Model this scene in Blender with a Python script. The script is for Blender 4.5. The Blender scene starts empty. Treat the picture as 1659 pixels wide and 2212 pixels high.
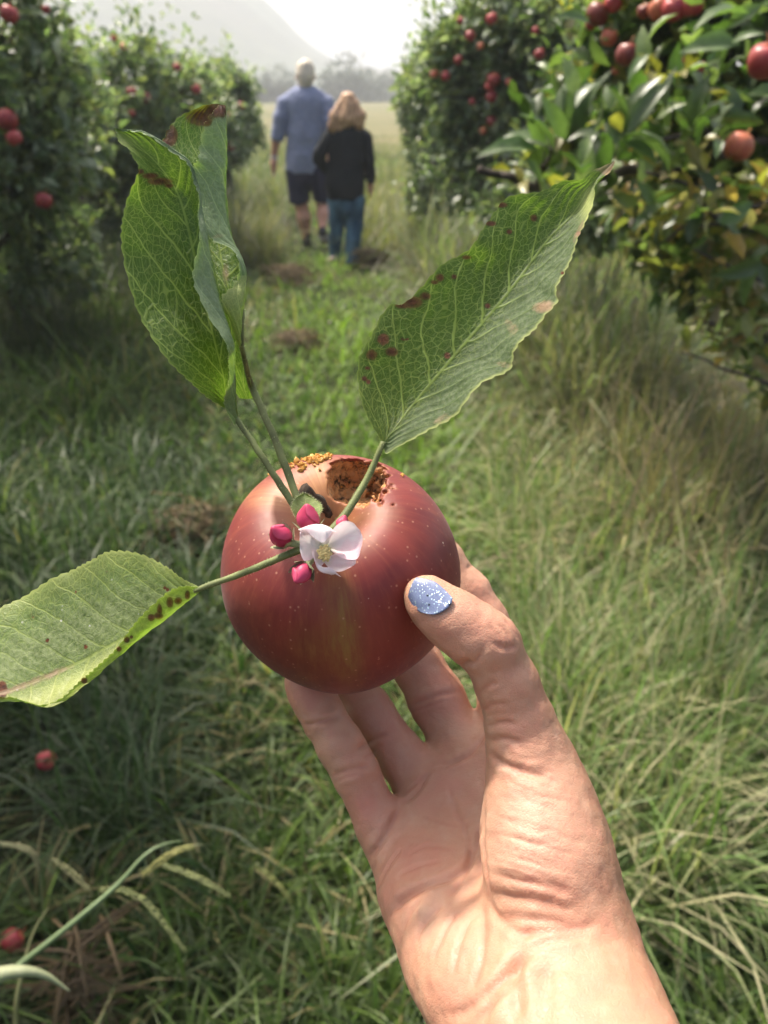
import bpy, math, random
import numpy as np
from mathutils import Vector, Matrix
from mathutils.bvhtree import BVHTree

sc = bpy.context.scene
COL = sc.collection
# ------------------------------------------------------------------ camera
PITCH = math.radians(27.8)
CAM = np.array([0.0, 0.0, 1.5])
FPX, CX, CY = 1720.0, 829.5, 1106.0            # working units of the photograph seen 1659 x 2212
cam_d = bpy.data.cameras.new('camera'); cam = bpy.data.objects.new('camera', cam_d); COL.objects.link(cam)
cam.location = CAM; cam.rotation_euler = (math.radians(90) - PITCH, 0, 0)
cam_d.sensor_fit = 'VERTICAL'; cam_d.sensor_height = 36.0; cam_d.lens = 28.0
cam_d.clip_start = 0.005; cam_d.clip_end = 3000
cam_d.dof.use_dof = True; cam_d.dof.focus_distance = 0.243; cam_d.dof.aperture_fstop = 15.5
sc.camera = cam
# ------------------------------------------------------------------ light
SUN_EL, SUN_AZ = math.radians(60), math.radians(-42)      # azimuth from +Y towards +X
w = bpy.data.worlds.new('World'); sc.world = w; w.use_nodes = True
nt = w.node_tree; nt.nodes.clear()
sky = nt.nodes.new('ShaderNodeTexSky'); sky.sky_type = 'NISHITA'; sky.sun_disc = False
sky.sun_elevation = SUN_EL; sky.sun_rotation = SUN_AZ; sky.dust_density = 8.0; sky.air_density = 1.0; sky.ozone_density = 1.0
bg = nt.nodes.new('ShaderNodeBackground'); bg.inputs['Strength'].default_value = 0.15
wo = nt.nodes.new('ShaderNodeOutputWorld')
nt.links.new(sky.outputs[0], bg.inputs[0]); nt.links.new(bg.outputs[0], wo.inputs[0])
sl = bpy.data.lights.new('sun', 'SUN'); sl.energy = 4.3; sl.angle = math.radians(2.5); sl.color = (1.0, 0.93, 0.815)
so = bpy.data.objects.new('sun', sl); COL.objects.link(so)
sd = Vector((math.sin(SUN_AZ) * math.cos(SUN_EL), math.cos(SUN_AZ) * math.cos(SUN_EL), math.sin(SUN_EL)))
so.rotation_euler = (-sd).to_track_quat('-Z', 'Y').to_euler(); so.location = (0, 0, 60)
sc.view_settings.view_transform = 'Standard'; sc.view_settings.look = 'None'
sc.view_settings.exposure = 0.95; sc.view_settings.gamma = 1.0
sc.render.engine = 'CYCLES'
cy = sc.cycles
cy.max_bounces = 7; cy.diffuse_bounces = 3; cy.glossy_bounces = 2; cy.transmission_bounces = 4; cy.volume_bounces = 1
cy.transparent_max_bounces = 8; cy.sample_clamp_indirect = 4.0; cy.use_denoising = True
cy.caustics_reflective = False; cy.caustics_refractive = False

# ------------------------------------------------------------------ view helpers
cp, sp = math.cos(PITCH), math.sin(PITCH)
RM = np.array([[1, 0, 0], [0, sp, -cp], [0, cp, sp]], float)      # camera axes (right, up, back) as columns in world
RM = np.array([[1, 0, 0], [0, sp, -cp], [0, cp, sp]])
def V(px, py, d):
    c = np.array([(px - CX) / FPX * d, -(py - CY) / FPX * d, -d])
    return CAM + RM @ c
def W(px, py, Y):
    r = RM @ np.array([(px - CX) / FPX, -(py - CY) / FPX, -1.0])
    return CAM + r * (Y / r[1])
def G(px, py, z=0.0):
    r = RM @ np.array([(px - CX) / FPX, -(py - CY) / FPX, -1.0])
    return CAM + r * ((z - CAM[2]) / r[2])
def depth(p): return -float((RM.T @ (np.asarray(p) - CAM))[2])
def mpx(p, r): return r * depth(p) / FPX
def proj(P):
    c = (np.asarray(P) - CAM) @ RM
    return CX + FPX * c[:, 0] / -c[:, 2], CY - FPX * c[:, 1] / -c[:, 2], -c[:, 2]

# ------------------------------------------------------------------ object helpers
def tag(o, label=None, cat=None, group=None, kind=None):
    if label: o['label'] = label
    if cat: o['category'] = cat
    if group: o['group'] = group
    if kind: o['kind'] = kind
    return o
def empty(name, loc, parent=None):
    o = bpy.data.objects.new(name, None); COL.objects.link(o); o.location = loc; o.empty_display_size = .05
    if parent: o.parent = parent
    return o
def wloc(o):
    l = np.array(o.location)
    while o.parent is not None:
        o = o.parent; l = l + np.array(o.location)
    return l
def mesh(name, verts, faces, mat, parent=None, origin=None, smooth=True, col=None, attrs=None, uv=None):
    """verts in world coordinates; stored relative to origin; faces a list or an int array (n,4)/(n,3)"""
    verts = np.asarray(verts, float)
    if origin is None: origin = wloc(parent) if parent is not None else verts.mean(0)
    origin = np.asarray(origin, float)
    me = bpy.data.meshes.new(name)
    v = (verts - origin).astype(np.float32)
    if isinstance(faces, np.ndarray):
        k = faces.shape[1]; n = len(faces)
        me.vertices.add(len(v)); me.vertices.foreach_set('co', v.ravel())
        me.loops.add(n * k); me.loops.foreach_set('vertex_index', faces.astype(np.int32).ravel())
        me.polygons.add(n); me.polygons.foreach_set('loop_start', np.arange(0, n * k, k, dtype=np.int32))
        me.update(calc_edges=True); me.validate()
    else:
        me.from_pydata([tuple(x) for x in v], [], faces); me.update()
    if smooth: me.polygons.foreach_set('use_smooth', np.ones(len(me.polygons), bool))
    if col is not None:
        a = me.attributes.new('col', 'FLOAT_COLOR', 'POINT')
        c = np.ones((len(v), 4), np.float32); c[:, :3] = col; a.data.foreach_set('color', c.ravel())
    for k, val in (attrs or {}).items():
        a = me.attributes.new(k, 'FLOAT', 'POINT'); a.data.foreach_set('value', np.asarray(val, np.float32))
    if uv is not None:
        a = me.attributes.new('tu', 'FLOAT_VECTOR', 'POINT')
        u3 = np.zeros((len(v), 3), np.float32); u3[:, :2] = uv; a.data.foreach_set('vector', u3.ravel())
    me.materials.append(mat)
    o = bpy.data.objects.new(name, me); COL.objects.link(o)
    if parent is not None:
        o.parent = parent; o.location = origin - wloc(parent)
    else: o.location = origin
    return o

def crm(P, n):
    """Catmull-Rom through control points (index based), n samples"""
    P = np.asarray(P, float); K = len(P)
    if K == 2: return P[0] + (P[1] - P[0]) * np.linspace(0, 1, n)[:, None]
    Q = np.vstack([2 * P[0] - P[1], P, 2 * P[-1] - P[-2]])
    t = np.linspace(0, K - 1, n); i = np.minimum(t.astype(int), K - 2); f = (t - i)[:, None]
    a, b, c, d = Q[i], Q[i + 1], Q[i + 2], Q[i + 3]
    return .5 * (2 * b + (c - a) * f + (2 * a - 5 * b + 4 * c - d) * f ** 2 + (3 * b - a - 3 * c + d) * f ** 3)
def arc(P, n):
    S = crm(P, 400); L = np.r_[0, np.cumsum(np.linalg.norm(np.diff(S, axis=0), axis=1))]; t = np.linspace(0, L[-1], n)
    return np.stack([np.interp(t, L, S[:, k]) for k in range(S.shape[1])], 1)
def tube(P, R, seg=8, n=None, cap=True):
    P = np.asarray(P, float); R = np.asarray(R, float)
    if n:
        PR = arc(np.c_[P, R], n); P, R = PR[:, :3], PR[:, 3]
    T = np.gradient(P, axis=0); T /= np.linalg.norm(T, axis=1)[:, None] + 1e-12
    u = np.cross(T[0], [0.31, 0.17, 0.93]); u /= np.linalg.norm(u)
    vs = []
    for i in range(len(P)):
        u = u - T[i] * np.dot(u, T[i]); u /= np.linalg.norm(u); b = np.cross(T[i], u)
        for k in range(seg):
            a = 2 * math.pi * k / seg; vs.append(P[i] + R[i] * (math.cos(a) * u + math.sin(a) * b))
    fs = []
    for i in range(len(P) - 1):
        for k in range(seg):
            fs.append((i * seg + k, i * seg + (k + 1) % seg, (i + 1) * seg + (k + 1) % seg, (i + 1) * seg + k))
    if cap:
        vs.append(P[0]); vs.append(P[-1]); a = len(vs) - 2; e = (len(P) - 1) * seg
        for k in range(seg):
            fs.append((a, (k + 1) % seg, k)); fs.append((a + 1, e + k, e + (k + 1) % seg))
    return np.array(vs), fs
class MB:
    def __init__(s): s.v = []; s.f = []; s.c = []; s.n = 0
    def add(s, v, f, c=None):
        v = np.asarray(v); s.v.append(v); s.f += [tuple(i + s.n for i in q) for q in f]; s.n += len(v)
        if c is not None: s.c.append(np.broadcast_to(np.asarray(c, float), (len(v), 3)))
    def build(s, name, mat, parent=None, **k):
        return mesh(name, np.vstack(s.v), s.f, mat, parent, col=np.vstack(s.c) if s.c else None, **k)

# ------------------------------------------------------------------ signed-distance modelling
def smin(a, b, k):
    h = np.maximum(k - np.abs(a - b), 0) / np.maximum(k, 1e-9)
    return np.minimum(a, b) - h * h * k * .25
class Field:
    def __init__(s, lo, hi, vox):
        s.lo = np.array(lo, float); s.vox = vox; s.dim = np.ceil((np.array(hi) - s.lo) / vox).astype(int) + 1
        s.D = np.full(s.dim, 1.0, np.float32)
    def box(s, lo, hi):
        i0 = np.clip(np.floor((np.asarray(lo) - s.lo) / s.vox).astype(int), 0, s.dim - 1)
        i1 = np.clip(np.ceil((np.asarray(hi) - s.lo) / s.vox).astype(int) + 1, 1, s.dim)
        sl_ = tuple(slice(a, b) for a, b in zip(i0, i1))
        ax = [(s.lo[k] + s.vox * np.arange(i0[k], i1[k])).astype(np.float32) for k in range(3)]
        X, Y, Z = np.meshgrid(*ax, indexing='ij'); return sl_, np.stack([X, Y, Z], -1)
    def chain(s, pts, radii, k=.004, kj=None, flat=None, kfun=None, cut=False):
        """pts world, radii metres; a chain of round cones joined smoothly, then joined to the field with k"""
        pts = [np.asarray(p, float) for p in pts]; kj = k if kj is None else kj
        m = max(radii) + max(k, kj) + 3 * s.vox
        sl_, P = s.box(np.min(pts, 0) - m, np.max(pts, 0) + m)
        if 0 in P.shape: return
        d = None
        for i in range(max(1, len(pts) - 1)):
            a = pts[i]; b = pts[min(i + 1, len(pts) - 1)]; ba = b - a; L = max(float(ba @ ba), 1e-12)
            pa = P - a.astype(np.float32)
            t = np.clip((pa @ ba.astype(np.float32)) / L, 0, 1)
            q = pa - t[..., None] * ba.astype(np.float32)
            if flat is not None:
                n_, f_ = flat; n_ = np.asarray(n_, np.float32); q = q + n_ * ((q @ n_) * (f_ - 1))[..., None]
            e = np.sqrt((q * q).sum(-1)) - (radii[i] + (radii[min(i + 1, len(pts) - 1)] - radii[i]) * t)
            d = e if d is None else smin(d, e, kj)
        kk = kfun(P) if kfun is not None else k
        if cut: s.D[sl_] = -smin(-s.D[sl_], d, kk)
        else: s.D[sl_] = smin(s.D[sl_], d, kk)
    def ball(s, c, r, k=.004, **kw): s.chain([c], [r], k, **kw)
    def surface(s):
        D = s.D; S = D < 0
        c = S[:-1, :-1, :-1].astype(np.uint8)
        offs = [(i, j, k) for i in (0, 1) for j in (0, 1) for k in (0, 1)]
        cnt = np.zeros(c.shape, np.uint8); nx, ny, nz = c.shape
        for i, j, k in offs: cnt += S[i:i + nx, j:j + ny, k:k + nz]
        act = (cnt > 0) & (cnt < 8); idx = np.argwhere(act)
        ids = np.full(c.shape, -1, np.int32); ids[act] = np.arange(len(idx), dtype=np.int32)
        val = {o: D[idx[:, 0] + o[0], idx[:, 1] + o[1], idx[:, 2] + o[2]] for o in offs}
        acc = np.zeros((len(idx), 3)); n = np.zeros(len(idx))
        for o in offs:
            for ax in range(3):
                if o[ax]: continue
                q = list(o); q[ax] = 1; q = tuple(q)
                a, b = val[o], val[q]; m = (a < 0) != (b < 0); t = np.where(m, a / np.where(m, a - b, 1), 0)
                p = np.tile(np.array(o, float), (len(idx), 1)); p[:, ax] = t
                acc[m] += p[m]; n[m] += 1
        verts = s.lo + s.vox * (idx + acc / n[:, None])
        F = []
        for ax in range(3):
            b1, b2 = (ax + 1) % 3, (ax + 2) % 3
            s0 = [slice(1, -1)] * 3; s1 = [slice(1, -1)] * 3
            s0[ax] = slice(0, -1); s1[ax] = slice(1, None)
            A, B = S[tuple(s0)], S[tuple(s1)]
            e = np.argwhere(A != B); off = np.ones(3, int); off[ax] = 0; e = e + off
            flip = S[e[:, 0], e[:, 1], e[:, 2]]
            def cell(d1, d2):
                q = e.copy(); q[:, b1] -= d1; q[:, b2] -= d2; return ids[q[:, 0], q[:, 1], q[:, 2]]
            q = np.stack([cell(1, 1), cell(0, 1), cell(0, 0), cell(1, 0)], 1)
            q = np.where(flip[:, None], q, q[:, ::-1]); F.append(q)
        F = np.vstack(F); F = F[(F >= 0).all(1)]
        return verts, F
def relax(v, F, it=2, lam=.5):
    n = len(v)
    e = np.vstack([F[:, [0, 1]], F[:, [1, 2]], F[:, [2, 3]], F[:, [3, 0]]])
    for _ in range(it):
        acc = np.zeros_like(v); cnt = np.bincount(e[:, 0], minlength=n) + np.bincount(e[:, 1], minlength=n)
        for k in range(3):
            acc[:, k] = np.bincount(e[:, 0], v[e[:, 1], k], n) + np.bincount(e[:, 1], v[e[:, 0], k], n)
        v = v + lam * (acc / np.maximum(cnt, 1)[:, None] - v)
    return v
def vnormals(v, F):
    fn = np.cross(v[F[:, 2]] - v[F[:, 0]], v[F[:, 3]] - v[F[:, 1]]); N = np.zeros_like(v)
    for c in range(4):
        for k in range(3): N[:, k] += np.bincount(F[:, c], fn[:, k], len(v))
    return N / (np.linalg.norm(N, axis=1)[:, None] + 1e-12)
def vnoise(P, scale, seed=0):
    """smooth value noise, about -1..1"""
    rs = np.random.RandomState(seed); T = rs.rand(32, 32, 32) * 2 - 1
    q = P * scale; i = np.floor(q).astype(int); f = q - i; f = f * f * (3 - 2 * f); r = 0
    for a in (0, 1):
        for b in (0, 1):
            for c in (0, 1):
                wgt = (f[:, 0] if a else 1 - f[:, 0]) * (f[:, 1] if b else 1 - f[:, 1]) * (f[:, 2] if c else 1 - f[:, 2])
                r = r + wgt * T[(i[:, 0] + a) % 32, (i[:, 1] + b) % 32, (i[:, 2] + c) % 32]
    return r

# ------------------------------------------------------------------ materials
class M:
    def __init__(s, name):
        s.m = bpy.data.materials.new(name); s.m.use_nodes = True; s.t = s.m.node_tree; s.t.nodes.clear()
        s.out = s.n('ShaderNodeOutputMaterial')
    def n(s, kind, **p):
        x = s.t.nodes.new(kind)
        for k, v in p.items(): setattr(x, k, v)
        return x
    def set(s, node, key, v):
        i = node.inputs[key]
        if isinstance(v, bpy.types.NodeSocket): s.t.links.new(v, i)
        elif v is not None:
            if hasattr(i.default_value, '__len__') and isinstance(v, (tuple, list)) and len(i.default_value) == 4 and len(v) == 3: v = (*v, 1)
            i.default_value = v
    def math(s, op, a, b=None, c=None, clamp=False):
        x = s.n('ShaderNodeMath', operation=op, use_clamp=clamp); s.set(x, 0, a)
        if b is not None: s.set(x, 1, b)
        if c is not None: s.set(x, 2, c)
        return x.outputs[0]
    def mix(s, f, a, b, mode='MIX'):
        x = s.n('ShaderNodeMix', data_type='RGBA', blend_type=mode); s.set(x, 0, f); s.set(x, 6, a); s.set(x, 7, b); return x.outputs[2]
    def ramp(s, f, lo, hi, a=0.0, b=1.0):
        x = s.n('ShaderNodeMapRange'); x.clamp = True; s.set(x, 0, f); s.set(x, 1, lo); s.set(x, 2, hi); s.set(x, 3, a); s.set(x, 4, b); return x.outputs[0]
    def attr(s, name, out='Fac'):
        x = s.n('ShaderNodeAttribute', attribute_name=name); return x.outputs[out]
    def obj(s): return s.n('ShaderNodeTexCoord').outputs['Object']
    def mapping(s, v, scale=(1, 1, 1), loc=(0, 0, 0)):
        x = s.n('ShaderNodeMapping'); s.set(x, 0, v); s.set(x, 'Scale', scale); s.set(x, 'Location', loc); return x.outputs[0]
    def noise(s, v, scale, detail=3, rough=.5, out=0, dist=0.0):
        x = s.n('ShaderNodeTexNoise'); s.set(x, 'Vector', v); s.set(x, 'Scale', scale); s.set(x, 'Detail', detail); s.set(x, 'Roughness', rough); s.set(x, 'Distortion', dist); return x.outputs[out]
    def voro(s, v, scale, feature='F1', out=0, rnd=1.0):
        x = s.n('ShaderNodeTexVoronoi', feature=feature); s.set(x, 'Vector', v); s.set(x, 'Scale', scale); s.set(x, 'Randomness', rnd); return x.outputs[out]
    def bump(s, h, strength, dist, prev=None):
        x = s.n('ShaderNodeBump'); s.set(x, 'Height', h); s.set(x, 'Strength', strength); s.set(x, 'Distance', dist)
        if prev is not None: s.set(x, 'Normal', prev)
        return x.outputs[0]
    def bsdf(s, col, rough=.6, normal=None, spec=.5, **k):
        x = s.n('ShaderNodeBsdfPrincipled'); s.set(x, 'Base Color', col); s.set(x, 'Roughness', rough); s.set(x, 'Specular IOR Level', spec)
        if normal is not None: s.set(x, 'Normal', normal)
        for kk, v in k.items(): s.set(x, kk.replace('_', ' '), v)
        return x.outputs[0]
    def done(s, sh): s.t.links.new(sh, s.out.inputs[0]); return s.m
    def translucent(s, sh, col, f, normal=None):
        t = s.n('ShaderNodeBsdfTranslucent'); s.set(t, 0, col)
        if normal is not None: s.set(t, 1, normal)
        x = s.n('ShaderNodeMixShader'); s.set(x, 0, f); s.t.links.new(sh, x.inputs[1]); s.t.links.new(t.outputs[0], x.inputs[2]); return x.outputs[0]

def mat_plain(name, col, rough=.6, var=.15, scale=40, spec=.4, bump=0, bdist=.001):
    m = M(name); o = m.obj(); n = m.noise(o, scale, 4)
    c = m.mix(m.ramp(n, .3, .7), tuple(x * (1 - var) for x in col), tuple(min(1, x * (1 + var)) for x in col))
    nb = m.bump(n, bump, bdist) if bump else None
    return m.done(m.bsdf(c, rough, nb, spec))
def mat_foliage(name, transl=.35, rough=.45, spec=.4):
    m = M(name); c = m.attr('col', 'Color'); n = m.noise(m.obj(), 60, 2)
    c = m.mix(m.ramp(n, .3, .7), c, m.mix(1.0, c, (.75, .8, .7), 'MULTIPLY'))
    t = m.mix(1.0, c, (1.15, 1.35, .6), 'MULTIPLY')
    return m.done(m.translucent(m.bsdf(c, rough, spec=spec), t, transl))
MAT_CROWN = mat_foliage('apple_leaves', .42, .36, .6); MAT_GRASS = mat_foliage('grass_blades', .42, .45, .35)
def mat_bark():
    m = M('bark'); o = m.obj(); n = m.noise(o, 25, 5, .6); v = m.voro(m.mapping(o, (1, 1, .3)), 30)
    c = m.mix(m.ramp(n, .3, .7), (.035, .028, .022), (.11, .09, .075)); return m.done(m.bsdf(c, .85, m.bump(v, .6, .01), .2))
MAT_BARK = mat_bark()
def mat_ground():
    m = M('soil_and_turf'); o = m.obj(); n = m.noise(o, .9, 5, .6); n2 = m.noise(o, 22, 4, .6)
    c = m.mix(m.ramp(n, .4, .62), (.018, .030, .009), (.040, .038, .018)); c = m.mix(m.ramp(n2, .55, .8), c, (.07, .058, .035))
    return m.done(m.bsdf(c, .95, m.bump(n2, .8, .02), .1))
def mat_field():
    m = M('dry_meadow'); o = m.obj(); n = m.noise(m.mapping(o, (.4, 1.5, 1)), .25, 5, .6); n2 = m.noise(o, 4, 4)
    c = m.mix(m.ramp(n, .38, .65), (.10, .11, .045), (.21, .17, .10)); c = m.mix(m.ramp(n2, .4, .7), c, m.mix(1.0, c, (.7, .75, .6), 'MULTIPLY'))
    return m.done(m.bsdf(c, .95, None, .1))
def mat_hill():
    m = M('forested_hill'); o = m.obj(); n = m.voro(o, .12); n2 = m.noise(o, .012, 4)
    c = m.mix(m.ramp(n, .1, .8), (.03, .045, .03), (.07, .085, .05)); c = m.mix(m.ramp(n2, .4, .6), c, (.06, .06, .045)); return m.done(m.bsdf(c, .95, None, .1))

# apple skin : object coordinates, +Z along the apple's axis
def mat_apple(name, base=(.30, .022, .026), dark=(.13, .012, .018), streak=(.42, .11, .04), yellow=(.62, .36, .10), held=False, yamt=.5):
    m = M(name); o = m.obj(); S = 1.0
    sep = m.n('ShaderNodeSeparateXYZ'); m.set(sep, 0, o)
    ang = m.math('ARCTAN2', sep.outputs[1], sep.outputs[0])
    cmb = m.n('ShaderNodeCombineXYZ'); m.set(cmb, 0, m.math('SINE', ang)); m.set(cmb, 1, m.math('COSINE', ang)); m.set(cmb, 2, m.math('MULTIPLY', sep.outputs[2], 7.0))
    st = m.noise(cmb.outputs[0], 17, 4, .7); st2 = m.noise(cmb.outputs[0], 2.2, 3, .5)
    n = m.noise(o, 35, 3)
    c = m.mix(m.ramp(st2, .35, .68), dark, base)
    c = m.mix(m.ramp(st, .50, .74, 0, .42), c, streak); c = m.mix(m.ramp(st, .46, .30, 0, .45), c, dark)
    c = m.mix(m.ramp(n, .40, .7, 0, .45), c, m.mix(.5, base, streak))
    rad = m.math('SQRT', m.math('ADD', m.math('MULTIPLY', sep.outputs[0], sep.outputs[0]), m.math('MULTIPLY', sep.outputs[1], sep.outputs[1])))
    up = m.math('GREATER_THAN', sep.outputs[2], 0.0)
    rr = m.math('ADD', rad, m.math('MULTIPLY', m.math('SUBTRACT', st2, .5), .02))
    top = m.math('MULTIPLY', up, m.ramp(rr, .006, .021, 1, 0))
    c = m.mix(m.math('MULTIPLY', top, yamt), c, yellow)
    rough = .38; nb = None
    if held:
        c = m.mix(m.math('MULTIPLY', m.attr('blush'), m.ramp(st, .3, .7, .5, 1)), c, (.52, .27, .11))
        c = m.mix(m.math('MULTIPLY', m.attr('stripe'), m.ramp(st, .35, .65, .35, 1)), c, (.22, .12, .03))
        v = m.voro(o, 420); cell = m.voro(o, 420, out='Color')
        sc_ = m.n('ShaderNodeSeparateColor'); m.set(sc_, 0, cell)
        dot = m.math('MULTIPLY', m.ramp(v, .08, .20, 1, 0), m.math('GREATER_THAN', sc_.outputs[0], .5))
        c = m.mix(m.math('MULTIPLY', dot, .38), c, (.62, .34, .22))
        v2 = m.voro(o, 150); c2 = m.voro(o, 150, out='Color'); s2 = m.n('ShaderNodeSeparateColor'); m.set(s2, 0, c2)
        fl = m.math('MULTIPLY', m.ramp(v2, .035, .06, 1, 0), m.math('GREATER_THAN', s2.outputs[1], .75))
        c = m.mix(fl, c, (.72, .55, .42))
        n4 = m.noise(o, 60, 4, .7); c = m.mix(m.ramp(n4, .62, .75, 0, .4), c, dark)
        # rotten hollow
        hn = m.noise(o, 260, 5, .7); hn2 = m.noise(o, 110, 3, .6)
        hc = m.mix(m.ramp(hn2, .35, .68), (.50, .21, .07), (.70, .45, .22)); hc = m.mix(m.ramp(hn, .50, .62), hc, (.055, .04, .025))
        hole = m.attr('hole'); c = m.mix(m.math('MULTIPLY', m.attr('rim'), m.ramp(hn2, .40, .65, .05, .8)), c, (.42, .19, .07)); c = m.mix(hole, c, hc)
        rough = m.math('ADD', m.math('MULTIPLY', hole, .4), m.ramp(n4, .3, .7, .46, .60))
        nb = m.bump(m.math('ADD', m.math('MULTIPLY', hn, m.math('MULTIPLY', hole, 6.0)), m.noise(o, 90, 3)), .25, .0012)
    return m.done(m.bsdf(c, rough, nb, .38, Sheen_Weight=.06 if held else 0.0, Sheen_Roughness=.45, Subsurface_Weight=.04, Subsurface_Radius=(.01, .003, .002), Subsurface_Scale=.3))

def mat_skin(name, col=(.47, .268, .172), scale=1.0, detail=True):
    m = M(name); o = m.obj(); n = m.noise(o, 55 * scale, 4, .6); n3 = m.noise(o, 320 * scale, 3, .6)
    c = m.mix(m.ramp(n, .3, .7), tuple(x * y for x, y in zip(col, (.95, .90, .88))), tuple(min(1, x * y) for x, y in zip(col, (1.06, 1.06, 1.04))))
    nb = None
    if detail:
        c = m.mix(m.math('MULTIPLY', m.attr('red'), .75), c, (.47, .165, .125))
        c = m.mix(m.math('MULTIPLY', m.attr('pale'), .6), c, (.49, .33, .24))
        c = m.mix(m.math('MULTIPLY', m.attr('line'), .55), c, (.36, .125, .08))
        c = m.mix(m.math('MULTIPLY', m.attr('side_shade'), .85), c, (.36, .185, .105))  # darker skin colour standing in for shade on the right side
        c = m.mix(m.ramp(n3, .4, .75, 0, .22), c, (.40, .17, .12)); bl = m.noise(o, 130, 3, .6); c = m.mix(m.ramp(bl, .5, .72, 0, .30), c, (.50, .20, .15)); c = m.mix(m.ramp(bl, .5, .3, 0, .25), c, (.52, .36, .26))
        vv = m.voro(m.mapping(o, (1, 1, 1)), 1150, 'DISTANCE_TO_EDGE'); w1 = m.noise(o, 700, 3, .6)
        h = m.math('ADD', m.math('MULTIPLY', m.ramp(vv, 0, .12), .7), w1)
        w2 = m.voro(m.mapping(o, (1, 1.6, 1)), 420, 'DISTANCE_TO_EDGE'); h = m.math('ADD', h, m.math('MULTIPLY', m.ramp(w2, 0, .10), .4)); nb = m.bump(h, .26, .0005)
    return m.done(m.bsdf(c, .46, nb, .42, Subsurface_Weight=.22 if detail else .08, Subsurface_Radius=(.009, .0034, .002), Subsurface_Scale=.35 if detail else 1.0))

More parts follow.
